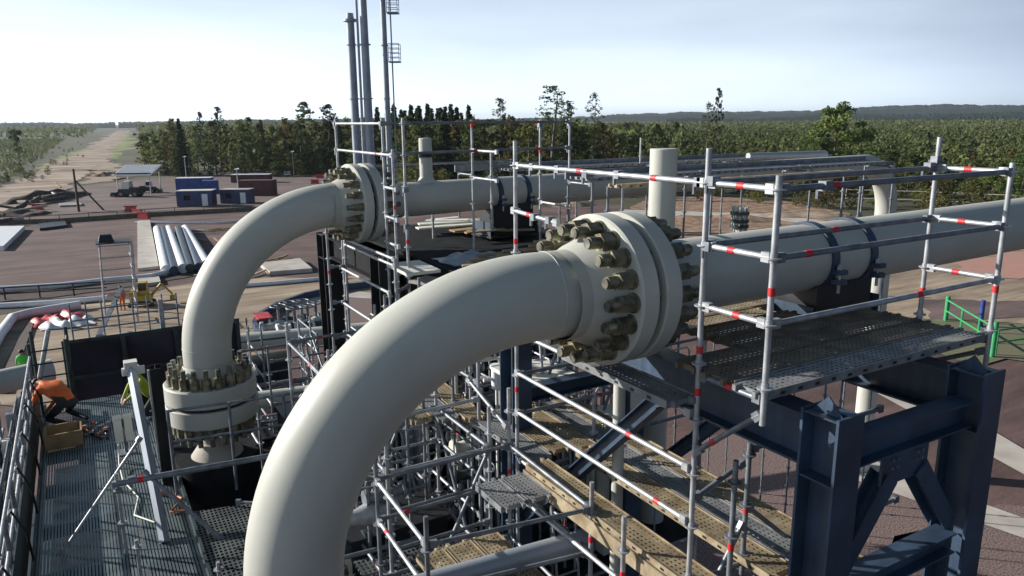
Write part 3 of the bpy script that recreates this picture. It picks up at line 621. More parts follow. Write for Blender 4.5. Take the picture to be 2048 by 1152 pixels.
for i in range(34):
    x, y, z = random.uniform(4.3, 7.8), random.uniform(8.6, 12.5), random.uniform(6.4, 9.2); L = random.uniform(.5, 1.6); dx, dy = random.choice([(1, 0), (0, 1), (1, 0)])
    o = MB().path([(x, y, 5.63), (x, y, z - .06), (x + dx * .06, y + dy * .06, z), (x + dx * L, y + dy * L, z), (x + dx * (L + .06), y + dy * (L + .06), z - .06), (x + dx * (L + .06), y + dy * (L + .06), z - random.uniform(.3, 1))], random.choice([.016, .02, .03]), 8).build('impulse_tube', random.choice(['galv', 'galvdark', 'paint', 'tower'])); tag(o, 'bent small tube in the shaded plant between the pipes', 'tube', TUB)
for i in range(5):
    block('equipment_cabinet', ['black cabinet below the near elbow, nearest the guard rail', 'dark teal cabinet low behind the thin cream pipe', 'black cabinet under the dark service deck', 'white topped cabinet seen right of the thin cream pipe', 'dark cabinet behind the base of the brace'][i], 'cabinet',
          [(3.3, 9.2, 6.1), (6.2, 10.4, 6.7), (6.6, 13.6, 7.72), (6.9, 8.9, 6.8), (3.2, 12.2, 6.6)][i], [(1.4, .8, 1.9), (1.6, 1.2, 2.2), (3.0, 2.2, 4.15), (.5, .5, 2.3), (1.2, 1.2, 2.0)][i], ['black', 'dteal', 'black', 'offwhite', 'black'][i])
o = MB().b2((5.62, 8.5, 5.56), (9.2, 18.0, 5.63)).build('plant_floor', 'mattblack'); tag(o, 'black plant floor under the far pipe frame', 'floor')
# scaffold bays and ladders crowding the plant
def bay(t, x0, x1, y0, y1, z0, z1, seed, m='galvdark'):
    r = random.Random(seed)
    for x in (x0, x1):
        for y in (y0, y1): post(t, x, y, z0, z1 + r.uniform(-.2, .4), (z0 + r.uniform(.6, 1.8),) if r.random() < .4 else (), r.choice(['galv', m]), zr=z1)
    z = z0 + .3
    while z < z1:
        for a, b in (((x0, y0), (x1, y0)), ((x1, y0), (x1, y1)), ((x0, y1), (x1, y1)), ((x0, y0), (x0, y1))):
            if r.random() < .62: led(t, (*a, z), (*b, z), r.choice(['galv', m, m]), r.choice([None, None, .35]))
        z += .5
    led(t, (x0, y0, z0 + .2), (x1, y0, z1 - .2), m, None, 'brace'); led(t, (x1, y0, z0 + .2), (x1, y1, z1 - .3), m, None, 'brace')
ib = thing('scaffold', 'crowded inner scaffold in the shade between the two pipes', 'scaffold', (5, 9.5, 5.6))
for i, a in enumerate(((4.45, 5.9, 8.65, 10.6, 5.7, 9.9), (6.0, 7.5, 9.0, 11.2, 5.7, 9.7), (2.7, 4.2, 9.9, 12.0, 5.7, 9.2), (4.5, 6.0, 10.9, 12.3, 5.7, 9.3), (2.75, 4.1, 7.7, 9.3, 5.7, 8.7))): bay(ib, *a, 100 + i)
def ladder(label, a, b, w=.38, m='galv'):
    t = thing('ladder', label, 'ladder', a); a = Vector(a); b = Vector(b); d = (b - a).normalized(); n = d.cross(Vector((0, 0, 1))).normalized() if abs(d.z) < .97 else Vector((1, 0, 0))
    r_ = MB()
    for k in (-1, 1): MB().tube(a + n * (k * w / 2), b + n * (k * w / 2), .022, 8).build('stile', m, t)
    for i in range(1, int((b - a).length / .28)): q = a + d * (i * .28); r_.tube(q - n * (w / 2), q + n * (w / 2), .016, 6)
    r_.build('rungs', m, t); return t
ladder('pale ladder leaning in the dark plant under the inner curve of the near elbow', (3.0, 9.0, 5.7), (3.35, 10.4, 9.0)); ladder('grey ladder standing behind the long scaffold rails by the brace', (5.6, 8.1, 5.7), (5.75, 8.9, 9.9))
o = MB().b2((5.05, 8.45, 8.86), (5.95, 9.35, 8.92)).build('metal_sheet', 'offwhite'); tag(o, 'white sheet seen between the long rails and the thin cream pipe', 'sheet')
o = MB().b2((6.6, 7.98, 8.25), (7.0, 8.03, 8.8)).build('cover_panel', 'offwhite'); tag(o, 'white upright panel just right of the thin cream pipe', 'panel')
for i in range(40):
    x, y = random.uniform(4.5, 7.6), random.uniform(8.6, 12.4); z = random.uniform(7.0, 9.6); b = MB(); h = random.uniform(.12, .35); b.tube((x, y, 5.63), (x, y, z + .02), .022, 6); b.tube((x, y, z), (x, y, z + h), random.uniform(.04, .09), 10); b.tube((x, y, z + h), (x, y, z + h + .05), .1, 10); b.tube((x - .22, y, z + h * .5), (x + .22, y, z + h * .5), .03, 8)
    tag(b.build('pipe_fitting', random.choice(['offwhite', 'galv', 'galv', 'white', 'galvdark'])), 'small pale pipe fitting in the crowded plant between the two pipes', 'pipe fitting', 'small fittings in the crowded plant')
MG = MB().b2((2.55, 7.55, 6.9), (4.3, 8.6, 6.93)).build('walk_grating', 'mesh'); tag(MG, 'dark chequer grating below the handrail of the opening', 'grating')
for i in range(14):
    x, y = random.uniform(-2.6, -1.5), random.uniform(7, 18); L = random.uniform(.4, 2.0); z = random.uniform(4.6, 6.5)
    tag(MB().tube((x, y, z), (x + random.uniform(-.1, .1), y + L, z + random.uniform(-.05, .3)), random.uniform(.03, .09), 10).build('pipe_spool', random.choice(['galv', 'dteal', 'offwhite', 'galvdark'])), 'pipe length stored in the shade left of the guard rail', 'pipe', 'pipe lengths left of the guard rail')
lo = thing('guard_rail', 'outer dark guard rail with slanting struts at the lower left picture corner', 'guard rail', (-2.2, 12, 4.5))
for y in np.arange(7.5, 18.5, 1.1): MB().tube((-1.95, y, 4.5), (-1.95, y, 7.3), .035, 8).build('post', 'dteal', lo); MB().tube((-1.95, y, 4.6), (-1.95, y + 1.05, 7.2), .025, 6).build('strut', 'galvdark', lo)
for z in (7.3, 6.7, 6.1): MB().tube((-1.95, 7.2, z), (-1.95, 18.6, z), .03, 8).build('rail', 'galvdark', lo)
ob_ = thing('scaffold', 'dark scaffold bays crowding the ground right of the foot flange', 'scaffold', (5, 18, 3))
for i, a in enumerate(((3.2, 4.7, 16.2, 18.3, 5.6, 7.6), (5.7, 7.2, 18.1, 19.8, 2.06, 7.2), (3.75, 5.2, 19.6, 21.6, 2.06, 7.0), (2.5, 3.9, 14.0, 15.6, 5.6, 8.0), (6.8, 8.2, 20.5, 22.5, 2.06, 6.6))): bay(ob_, *a, 300 + i)
block('equipment_cabinet', 'long black machine housing low between the foot flange and the pit', 'cabinet', (5.6, 21.5, 1.7), (5.5, 3.2, 3.2), 'mattblack'); block('equipment_cabinet', 'black machine housing behind the sheeted wall', 'cabinet', (3.4, 17.2, 4.6), (2.0, 2.4, 2.2), 'mattblack')
o = MB().b2((3.7, 9.0, 2.0), (11.0, 24.5, 2.06)).build('plant_floor', 'mattblack'); tag(o, 'black low floor reaching from under the far pipe to the pit', 'floor')
o = MB().tube((3.3, 24.2, 4.2), (5.4, 23.8, 4.3), .95, 28).build('drum', 'mattblack'); tag(o, 'big black drum lying right of the far riser', 'drum')
for i in range(22):
    x, y = random.uniform(3.0, 8.2), random.uniform(15.5, 23); z = random.uniform(3.3, 6.2); L = random.uniform(.6, 2.2)
    tag(MB().path([(x, y, 2.06), (x, y, z - .05), (x + .05, y, z), (x + L, y - L * .15, z), (x + L + .05, y - L * .15, z - .06), (x + L + .05, y - L * .15, z - .8)], random.choice([.03, .045, .07]), 8).build('process_tube', random.choice(['galv', 'galvdark', 'paint', 'dteal'])), 'bent process tube in the dark plant right of the foot flange', 'tube', 'process tubes right of the foot flange')
for i in range(12):
    x, y = random.uniform(3.2, 8.0), random.uniform(15.5, 22); valve('valve in the dark plant right of the foot flange', x, y, random.uniform(3.4, 5.6), random.uniform(.4, .7), random.choice(['galv', 'dteal', 'offwhite']), 'valves right of the foot flange', 2.06)
# left edge railing and cable ladder
lr = thing('guard_rail', 'galvanised guard rail with cable trays along the left edge of the grating platform', 'guard rail', (-1.3, 12, 6.3))
for y in np.arange(7.0, 19.0, 1.25): MB().tube((-1.28, y, 6.3), (-1.28, y, 7.6), .03, 8).build('post', 'galvdark', lr)
MB().b2((-1.262, 6.5, 6.2), (-1.245, 18.6, 7.0)).build('kick_panel', 'dteal', lr)
for z in (7.6, 7.15): MB().tube((-1.28, 6.5, z), (-1.28, 18.6, z), .026, 8).build('rail', 'galvdark', lr)
b = MB().b2((-1.62, 6.5, 6.72), (-1.36, 18.6, 6.74)); b.b2((-1.63, 6.5, 6.70), (-1.61, 18.6, 6.82)); b.b2((-1.37, 6.5, 6.70), (-1.35, 18.6, 6.82)); b.build('cable_tray', 'galv', lr)
for k in range(4):
    b = MB(); b.path([(-1.56 + k * .055, 6.5 + i * .6, 6.77 + .02 * math.sin(i * 1.7 + k)) for i in range(21)], .017, 6); b.build('cable', 'rubber' if k != 2 else 'galvdark', lr)
for k in range(7):
    y = 8 + k * 1.5; b = MB(); b.path([(-1.5, y, 6.8), (-1.4, y + .1, 7.3), (-1.25, y + .2, 7.5), (-1.12, y + .3, 7.1), (-1.1, y + .4, 6.6)], .018, 6); b.build('cable_loop', 'rubber', lr)
for k in range(9):
    y = 7.4 + k * 1.2; MB().b2((-1.72, y, 6.5), (-1.60, y + .14, 6.72 + .1 * (k % 3))).build('junction_box', 'offwhite' if k % 2 else 'galv', lr)
tow = thing('lattice_stair', 'dim teal lattice of ladder rails rising at the upper end of the left guard rail', 'ladder', (-1.0, 19.5, 5))
for x, y in ((-1.3, 19.0), (-.6, 19.0), (-1.3, 20.2), (-.6, 20.2)): MB().tube((x, y, 5), (x, y, 7.8), .04, 8).build('post', 'dteal', tow)
b = MB()
for z in np.arange(5.2, 7.8, .3):
    b.tube((-1.3, 19, z), (-.6, 19, z), .02, 6); b.tube((-.6, 19, z), (-.6, 20.2, z), .02, 6)
b.build('rung', 'dteal', tow); MB().tube((-1.35, 18.9, 6.4), (-.9, 19.2, 8.0), .05, 8).build('hand_rail', 'galv', tow)
# dark sheeted wall beyond the platform
dw = thing('sheeted_wall', 'dark blue black sheeted wall on a grey frame behind the kneeling worker', 'wall', (1.5, 21, 0))
r_ = np.random.default_rng(12); ph = r_.uniform(0, 6, 9); b = MB(); nx, nz = 70, 26; vs = []
for j in range(nz + 1):
    for i in range(nx + 1):
        u, v = i / nx * 4.1, j / nz * 4.2; vs.append((-.7 + u, 21.1 + .035 * math.sin(u * 4 + ph[0] + 1.3 * math.sin(v * 2 + ph[1])) + .025 * math.sin(v * 5 + u * 2 + ph[2]) + .012 * math.sin(u * 13 + v * 7 + ph[3]), 3.0 + v))
b.add(vs, [(j * (nx + 1) + i, j * (nx + 1) + i + 1, (j + 1) * (nx + 1) + i + 1, (j + 1) * (nx + 1) + i) for j in range(nz) for i in range(nx)], 0, True); b.build('sheeting', 'tarp', dw)
for x in (-.7, .6, 1.85, 3.4): MB().b2((x - .05, 20.92, 3.0), (x + .05, 21.045, 7.24)).build('frame_post', 'dteal', dw)
for z in (7.24, 6.3, 5.3): MB().b2((-.75, 20.9, z - .04), (3.45, 20.918, z + .04)).build('frame_rail', 'dteal', dw)
MB().b2((-.7, 21.13, 6.9), (3.4, 21.9, 7.0)).build('roof_sheet', 'tarp', dw)
mr = thing('mesh_railing', 'open grey mesh railing on top of the dark sheeted wall', 'railing', (0, 23, 7))
b = MB()
for z in (7.3, 7.55, 7.8): b.tube((-.5, 21.8, z), (2.0, 21.8, z), .022, 6)
b.build('rail', 'galvdark', mr); b = MB()
for x in np.arange(-.5, 2.05, .36): b.tube((x, 21.8, 7.0), (x, 21.8, 8.0), .022, 6)
b.build('post', 'galvdark', mr)
rumpled('plastic_sheeting', -.5, 21.2, 2.4, .5, 7.005, .14, 'tower', 'crumpled pale sheeting lying on top of the dark wall', 'sheet', seed=4)
o = MB().b2((1.55, 21.6, 7.0), (1.66, 21.7, 7.9)).build('post', 'galv'); tag(o, 'single tall pale post on top of the dark wall', 'post')
# leaning post, dark column, rails and braces round the foot flange
lp = thing('leaning_post', 'grey square post leaning right on the grating with a bracket on top', 'post', (.54, 11.23, 6.5))
a = Vector((.56, 11.4, 6.5)); e = Vector((.40, 14.0, 8.6)); e = oz(262, 735, 8.55); a = oz(330, 1085, 6.5)
d = (e - a).normalized(); MB().box((a + e) / 2, (.105, .105, (e - a).length), (d.orthogonal().normalized(), d.cross(d.orthogonal().normalized()), d)).build('shaft', 'tower', lp)
MB().box(e + d * .05, (.2, .2, .14)).tube(e + Vector((-.14, 0, -.06)), e + Vector((.2, 0, -.06)), .07, 10).build('bracket', 'offwhite', lp)
dc = thing('steel_post', 'black H section post beside the foot flange', 'column', (.78, 13.2, 6.5))
MB().hbeam((.78, 13.2, 6.4), (.76, 12.7, 8.72), .16, .16, (1, 0, 0), .014).build('shaft', 'black', dc); MB().box((.66, 12.72, 7.9), (.03, .06, 1.55)).build('pale_strip', 'galv', dc)
rf = thing('handrail', 'dark tube guard rails boxing in the foot flange', 'guard rail', (1.6, 12, 6.5))
led(rf, (-.02, 11.1, 7.6), (3.3, 10.88, 7.55), 'galvdark', .1, 'ledger', .045)
led(rf, (-.8, 11.5, 6.52), (.42, 11.7, 8.0), 'galv', None, 'brace', .022); led(rf, (.35, 11.15, 7.7), (1.25, 10.6, 6.6), 'galvdark', None, 'brace', .03)
for x, y in ((.85, 12.45), (1.75, 12.3), (2.6, 12.2)): MB().tube((x, y, 6.5), (x, y, 8.05), .026, 8).build('post', 'galvdark', rf)
for z in (8.03, 7.5, 7.0): MB().tube((.85, 12.45, z), (3.3, 12.15, z), .024, 8).build('rail', 'galvdark', rf)
for x, y in ((.02, 11.1), (.15, 10.3), (1.0, 9.2), (.1, 9.0)): post(rf, x, y, 6.5, 7.75 if y > 11 else 7.1, (7.0,) if y < 10.5 else (), 'galv')
for p in ((0, 11.1, 7.6), (.03, 11.1, 7.5), (.2, 11.1, 7.62)): coup(rf, p)
led(rf, (1.5, 10.9, 7.0), (2.6, 10.0, 7.05), 'galvdark', None, 'ledger', .02); led(rf, (.9, 8.6, 7.1), (3.4, 8.4, 7.1), 'galvdark', None, 'ledger', .03)
o = MB().b2((6.55, 3.9, 7.4), (6.95, 8.0, 7.46)).b2((6.55, 3.9, 7.46), (6.58, 8.0, 7.62)).b2((6.92, 3.9, 7.46), (6.95, 8.0, 7.62)).build('cable_channel', 'lipgrey'); tag(o, 'pale open cable channel running beside the lower deck above the gravel', 'cable channel')
# loose things on the grating
cr = thing('wooden_crate', 'open wooden crate on the grating in front of the orange worker', 'crate', (-.75, 16.0, 6.5))
for (c, dm) in (((-.75, 15.7, 6.66), (.62, .03, .3)), ((-.75, 16.25, 6.66), (.62, .03, .3)), ((-1.05, 15.97, 6.66), (.03, .52, .3)), ((-.45, 15.97, 6.66), (.03, .52, .3))): MB().box(c, dm).build('side_board', 'wood', cr)
MB().box((-.75, 15.97, 6.53), (.58, .5, .03)).build('base_board', 'wood', cr)
fl = thing('work_lamp', 'pair of white floodlight housings hanging by the leaning post', 'lamp', (.2, 14.8, 6.5))
for k in range(2):
    c = Vector((.16 + k * .17, 14.7, 7.05)); ax = (Vector((1, 0, 0)), Vector((0, .5, .87)), Vector((0, -.87, .5))); h = MB().box(c, (.13, .5, .1), ax); h.box(c + ax[1] * .2, (.15, .08, .14), ax); h.build('lamp_housing', 'offwhite', fl)
MB().tube((.25, 14.9, 6.5), (.25, 14.75, 7.2), .03, 8).box((.25, 14.9, 6.51), (.3, .3, .02)).build('stand', 'galvdark', fl)
o = MB().path([(.14, 14.6, 6.9), (.1, 14.2, 6.6), (.12, 13.6, 6.53), (.3, 12.8, 6.53), (.2, 12.2, 6.53), (.45, 11.8, 6.53)], .014, 6).build('cable', 'offwhite'); tag(o, 'thin white cable trailing from the floodlights over the grating', 'cable')
o = MB().path([(.55, 12.9, 6.54), (.7, 12.5, 6.6), (.8, 12.6, 6.54), (.9, 12.2, 6.62), (.7, 12.0, 6.54), (.95, 11.9, 6.54)], .022, 6).build('cable', 'copper'); tag(o, 'orange cable bundle at the foot of the black H section post', 'cable')
for i in range(12):
    p = oz(random.uniform(150, 215), random.uniform(855, 885), 6.52); L = random.uniform(.15, .4); an = random.uniform(0, 3); q = p + Vector((math.cos(an) * L, math.sin(an) * L, .03)); b = MB().tube(p, q, .025, 6); b.tube(q, q + Vector((0, 0, .06)), .04, 8); tag(b.build('hand_tool', random.choice(['galv', 'galvdark', 'copper', 'black'])), 'hand tool scattered on the grating right of the crate', 'tool', 'hand tools scattered on the grating')
o = MB().path([(2.0 + .4 * math.cos(k * .9) + k * .03, 8.9 + .5 * math.sin(k * .7), 6.54 + .05 * (k % 3)) for k in range(26)], .016, 6).build('cable', 'rubber'); tag(o, 'tangle of black cables by the guard rail frame at the bottom', 'cable')
o = MB().tube((2.3, 8.35, 6.52), (2.3, 8.35, 6.78), .09, 12).tube((2.3, 8.35, 6.78), (2.3, 8.35, 6.84), .1, 12, 0, .05).build('bucket', 'red'); tag(o, 'small red can on the grating at the bottom right of the elbow', 'can')

# ------------------------------------------------------------------ people
def person(label, loc, yaw, J, top, legs, jacket=True, hat=None, s=1.0):
    """J: joints in metres, x right, y forward, z up, feet at 0"""
    t = thing('person', label, 'person', loc)
    rad = dict(pelvis=.155, waist=.14, chest=.165, neck=.062, hb=.09, head=.105, crown=.075, shL=.075, elL=.05, wrL=.034, paL=.036, shR=.075, elR=.05, wrR=.034, paR=.036, hiL=.1, knL=.065, anL=.045, toL=.04, hiR=.1, knR=.065, anR=.045, toR=.04)
    E_ = [('pelvis', 'waist'), ('waist', 'chest'), ('chest', 'neck'), ('neck', 'hb'), ('hb', 'head'), ('head', 'crown')]
    for a in 'LR': E_ += [('chest', 'sh' + a), ('sh' + a, 'el' + a), ('el' + a, 'wr' + a), ('wr' + a, 'pa' + a), ('pelvis', 'hi' + a), ('hi' + a, 'kn' + a), ('kn' + a, 'an' + a), ('an' + a, 'to' + a)]
    J = {k: Vector(v) for k, v in J.items()}
    if 'hb' not in J: J['hb'] = J['neck'].lerp(J['head'], .5)
    for a in 'LR':
        if 'pa' + a not in J: d = (J['wr' + a] - J['el' + a]).normalized(); J['pa' + a] = J['wr' + a] + d * .07
    cs, sn = math.cos(yaw), math.sin(yaw)
    W = lambda v: Vector((v.x * cs - v.y * sn, v.x * sn + v.y * cs, v.z)) * s
    names = ['pelvis'] + [k for k in rad if k != 'pelvis']; idx = {k: i for i, k in enumerate(names)}
    vs = [W(J[k]) for k in names]; ed = [(idx[a], idx[b]) for a, b in E_]; rs = [rad[k] * s for k in names]
    for a in 'LR':   # fingers and thumb
        d = (J['pa' + a] - J['wr' + a]).normalized(); sd_ = d.cross(Vector((0, 1, .2))).normalized(); bend = d.cross(sd_)
        for f, (o_, l) in enumerate(((-.03, .07), (-.01, .08), (.01, .078), (.03, .06), (.045, .05))):
            b0 = J['pa' + a] + sd_ * o_ + d * (.03 if f < 4 else -.03); b1 = b0 + d * (l * .55) + sd_ * (0 if f < 4 else .03); b2_ = b1 + d * (l * .4) + bend * (l * .35)
            i0 = len(vs); vs += [W(b0), W(b1), W(b2_)]; rs += [.011 * s, .0095 * s, .008 * s]; ed += [(idx['pa' + a], i0), (i0, i0 + 1), (i0 + 1, i0 + 2)]
    me = bpy.data.meshes.new('body'); me.from_pydata(vs, ed, []); ob = bpy.data.objects.new('body', me); COL.objects.link(ob); ob.parent = t
    md = ob.modifiers.new('Skin', 'SKIN'); md.use_smooth_shade = True
    for i, sv in enumerate(me.skin_vertices[0].data): sv.radius = (rs[i], rs[i]); sv.use_root = (i == 0)
    sb = ob.modifiers.new('Sub', 'SUBSURF'); sb.levels = 1; sb.render_levels = 2
    # clothing colours by region of the body
    dg = bpy.context.evaluated_depsgraph_get(); m2 = bpy.data.meshes.new_from_object(ob.evaluated_get(dg)); ob.modifiers.clear(); ob.data = m2; m2.name = 'body'
    m2.materials.clear()
    for k in ('skin', top, legs, 'rubber'): m2.materials.append(K[k])
    segs = [(W(J[a]), W(J[b]), a, b) for a, b in E_]
    for pl in m2.polygons:
        c = pl.center; best = None
        for a, b, na_, nb in segs:
            d = b - a; u = max(0, min(1, (c - a).dot(d) / max(d.length_squared, 1e-9))); dd = (c - a - d * u).length
            if best is None or dd < best[0]: best = (dd, na_, nb)
        nb = best[2]
        pl.material_index = 0 if nb in ('hb', 'head', 'crown', 'paL', 'paR') else 2 if nb[:2] in ('hi', 'kn', 'an') else 3 if nb[:2] == 'to' else 1
        pl.use_smooth = True
    ORG[ob.name] = ORG[t.name]; L0 = Vector(loc)
    hc = L0 + W(J['head'].lerp(J['crown'], .45)); hd = (W(J['crown']) - W(J['hb'])).normalized(); fwd = Vector((-sn, cs, 0)); fwd = (fwd - hd * fwd.dot(hd)).normalized(); sd2 = fwd.cross(hd)
    face = MB(); he = L0 + W(J['head'])
    face.tube(he + fwd * (.095 * s), he + fwd * (.125 * s) - hd * .02 * s, .016 * s, 6)
    for k in (-1, 1): face.tube(he + sd2 * (k * .1 * s), he + sd2 * (k * .118 * s), .03 * s, 8)
    face.build('nose_and_ears', 'skin', t); ey = MB()
    for k in (-1, 1): ey.tube(he + fwd * (.09 * s) + sd2 * (k * .035 * s) + hd * .025 * s, he + fwd * (.108 * s) + sd2 * (k * .035 * s) + hd * .025 * s, .012 * s, 6)
    ey.box(he + fwd * .102 * s - hd * .055 * s, (.05 * s, .012 * s, .01 * s), (sd2, fwd, hd)); ey.build('eyes_and_mouth', 'hair', t)
    prof = [(-.02, .118), (.03, .118), (.07, .1), (.1, .06), (.112, 0)]
    h = MB().lathe(hc, hd, [(a * s, r * s) for a, r in prof], 16)
    if hat: h.lathe(hc, hd, [(-.02 * s, .118 * s), (-.02 * s, .15 * s), (-.008 * s, .15 * s), (-.008 * s, .118 * s)], 16)
    h.build('helmet' if hat else 'hair', hat or 'hair', t)
    return t
stand = dict(pelvis=(0, 0, .95), waist=(0, .01, 1.12), chest=(0, 0, 1.34), neck=(0, .01, 1.5), head=(0, .03, 1.62), crown=(0, .02, 1.72), shL=(-.19, 0, 1.40), elL=(-.25, -.03, 1.13), wrL=(-.23, .08, .90), shR=(.19, 0, 1.40), elR=(.25, -.02, 1.13), wrR=(.23, .1, .9), hiL=(-.1, 0, .88), knL=(-.11, .03, .48), anL=(-.12, 0, .08), toL=(-.13, .15, .04), hiR=(.1, 0, .88), knR=(.13, .05, .48), anR=(.14, -.04, .08), toR=(.16, .11, .04))
kneel = dict(pelvis=(0, -.1, .42), waist=(0, .08, .55), chest=(0, .30, .66), neck=(0, .46, .68), head=(0, .57, .66), crown=(0, .67, .64), shL=(-.2, .32, .64), elL=(-.27, .45, .38), wrL=(-.17, .58, .14), shR=(.2, .32, .64), elR=(.27, .45, .38), wrR=(.15, .6, .14), hiL=(-.12, -.08, .37), knL=(-.2, .24, .08), anL=(-.17, -.16, .07), toL=(-.17, -.33, .04), hiR=(.12, -.08, .37), knR=(.22, .22, .10), anR=(.17, -.18, .07), toR=(.17, -.35, .04))
person('worker in a lime green vest and dark trousers standing on sand at left', oz(52, 768, 0), YAW + .3, stand, 'hivisg', 'cloth', hat='black')
person('worker in an orange jacket kneeling bent over on the grating platform', (-.72, 17.2, 6.5), YAW + 1.2, kneel, 'hiviso', 'cloth', s=1.12)
person('worker in a yellow green vest crouching behind the leaning post', (.80, 16.75, 6.5), YAW + 2.4, dict(kneel, waist=(0, .02, .62), chest=(0, .14, .84), neck=(0, .2, 1.0), head=(0, .25, 1.11), crown=(0, .25, 1.21), shL=(-.18, .14, .88), shR=(.18, .14, .88), elL=(-.23, .3, .66), elR=(.23, .3, .66), wrL=(-.1, .46, .5), wrR=(.1, .46, .5)), 'hivisy', 'cloth', hat='white', s=.95)
person('worker in an orange jacket standing by the striped excavator on the sand', oz(247, 622, 0), YAW + PI, stand, 'hiviso', 'hiviso', hat='black')

# ------------------------------------------------------------------ ground
def sheet(name, px, z, m, world=None):
    poly = [Vector((p[0], p[1], 0)) for p in (world or [oz(x, y, 0) for x, y in px])]
    if m not in ('conc',):        # ragged borders
        r = np.random.default_rng(len(name) + int(abs(poly[0].x) * 10)); out = []
        for a, q in zip(poly, poly[1:] + poly[:1]):
            L = (q - a).length; dist = max(20, min(a.length, q.length)); st = max(.9, dist * .018); k = max(1, min(160, int(L / st))); n_ = Vector((-(q - a).y, (q - a).x, 0)).normalized(); w_ = 0
            for i in range(k): w_ = w_ * .6 + r.normal() * st * .28; out.append(a.lerp(q, i / k) + n_ * (w_ if i else 0))
        poly = out
    a = sum(poly[i][0] * poly[(i + 1) % len(poly)][1] - poly[(i + 1) % len(poly)][0] * poly[i][1] for i in range(len(poly)))
    if a < 0: poly = poly[::-1]
    b = MB().add([(p[0], p[1], z) for p in poly], [tuple(range(len(poly)))]); return struct(b.build(name, m))
g = MB().add([(-7000, -3000, 0), (9000, -3000, 0), (9000, 9000, 0), (-7000, 9000, 0)], [(0, 1, 2, 3)]).build('ground', 'moor'); struct(g)
sheet('gravel_yard', None, .02, 'gravel', [(-30, -10), (60, -30), (64, 14), (52, 60), (70, 88), (62, 124), (20, 176), (5.6, 172), (-5, 132), (-14, 120), (-26, 60)])
sheet('yard', [(60, 432), (88, 404), (135, 374), (230, 366), (330, 355), (520, 350), (660, 352), (700, 400), (700, 420), (520, 418), (300, 424)], .05, 'yard')
sheet('sand_ground', [(-120, 700), (0, 632), (215, 600), (430, 562), (560, 556), (720, 552), (760, 600), (690, 592), (600, 612), (545, 632), (515, 655), (520, 690), (560, 760), (300, 840), (-120, 800)], .06, 'sand')
sheet('sand_strip', [(560, 612), (600, 600), (720, 585), (760, 590), (760, 605), (640, 613)], .08, 'conc')
sheet('dirt_road', None, .09, 'road', [tuple(oz(*p)) for p in ((-500, 462), (-60, 388), (60, 350), (140, 312), (205, 276), (243, 260), (249, 257.5), (254, 257.5), (259, 262), (246, 276), (214, 318), (176, 352), (130, 384), (64, 430), (-40, 456))])
sheet('dirt_track', [(160, 352), (190, 330), (232, 320), (240, 330), (236, 345), (238, 362), (150, 370)], .07, 'sand')
sheet('grass_verge', [(246, 264), (262, 264), (268, 290), (240, 318), (205, 318)], .06, 'grass')
sheet('grass_verge', [(70, 338), (110, 322), (190, 290), (178, 304), (112, 338)], .06, 'grass')
sheet('soil_strip', [(230, 362), (300, 352), (720, 346), (720, 337), (330, 343), (235, 350)], .07, 'soil')
sheet('dug_soil', [(1240, 440), (1290, 398), (1420, 392), (1560, 402), (1700, 432), (1640, 470), (1400, 480)], .06, 'redsand')
sheet('concrete_path', [(1240, 420), (1560, 430), (1700, 452), (1700, 460), (1540, 440), (1240, 430)], .09, 'conc')
sheet('gravel_lot', None, .05, 'gravel2', [(9.3, 2.5), (30, -6), (40, 2), (25, 11.5), (10, 13)])
sheet('gravel_lot', None, .05, 'gravel2', [(7.2, 10), (24, 11.2), (22, 20), (7.2, 20)])
sheet('sand_lot', [(1700, 520), (1860, 500), (2120, 480), (2300, 560), (2200, 660), (1960, 655), (1860, 640), (1700, 620)], .05, 'sand')
sheet('sand_lot', [(1860, 640), (1980, 640), (2120, 628), (2120, 600), (1980, 606), (1840, 600)], .075, 'yard')
sheet('grass_lot', [(1840, 640), (2200, 655), (2200, 730), (1960, 735), (1840, 700)], .08, 'lawn')
sheet('red_netting', [(1880, 545), (1910, 528), (2010, 508), (2140, 505), (2140, 560), (1960, 556)], .09, 'pinkred')
sheet('concrete_path', None, .09, 'conc', [tuple(oz(*p)) for p in ((1500, 870), (1560, 850), (1960, 1010), (2100, 1060), (2100, 1100), (1900, 1030), (1540, 905))])
sheet('concrete_path', None, .09, 'conc', [tuple(oz(*p)) for p in ((1640, 690), (1740, 690), (1960, 850), (2060, 910), (2060, 960), (1700, 760))])
# far woods and low hills
def ridge(name, a0, a1, dist, h0, amp, seed, dep=500, mtl='farwood', fh=0.35):
    r = np.random.default_rng(seed); n = int((a1 - a0) / .0011); vs = []; fs = []
    sm = np.convolve(r.normal(size=n + 60), np.ones(60) / 60, 'same')[:n + 1] * 6
    for i in range(n + 1):
        a = R_(0) + ANG - (a0 + (a1 - a0) * i / n); dx, dy = math.cos(a), math.sin(a); t = i / n
        h = h0(t) + amp * sm[min(i, n - 1)] + r.uniform(-fh, fh) * 4
        vs += [(dx * dist, dy * dist, -2), (dx * dist, dy * dist, h * .72), (dx * (dist + 30), dy * (dist + 30), max(h, 1)), (dx * (dist + dep), dy * (dist + dep), max(h + r.uniform(-2, 3), 1)), (dx * (dist + dep + 50), dy * (dist + dep + 50), -2)]
    for i in range(n):
        for k in range(4): fs.append((i * 5 + k, (i + 1) * 5 + k, (i + 1) * 5 + k + 1, i * 5 + k + 1))
    b = MB().add(vs, fs); return struct(b.build(name, mtl))
HZ = {'left_lo': 0}
ridge('far_wood', -.75, -.475, 2400, lambda t: 15, 2, 3)
ridge('far_wood', -.472, .05, 2300, lambda t: 17 + 3 * t, 2, 4)
ridge('hills', .0, .9, 3600, lambda t: 24 + 34 * min(1, t * 1.6), 5, 5, 900)
ridge('far_wood', .2, .9, 2300, lambda t: 12 + 22 * t, 3, 6, 600)
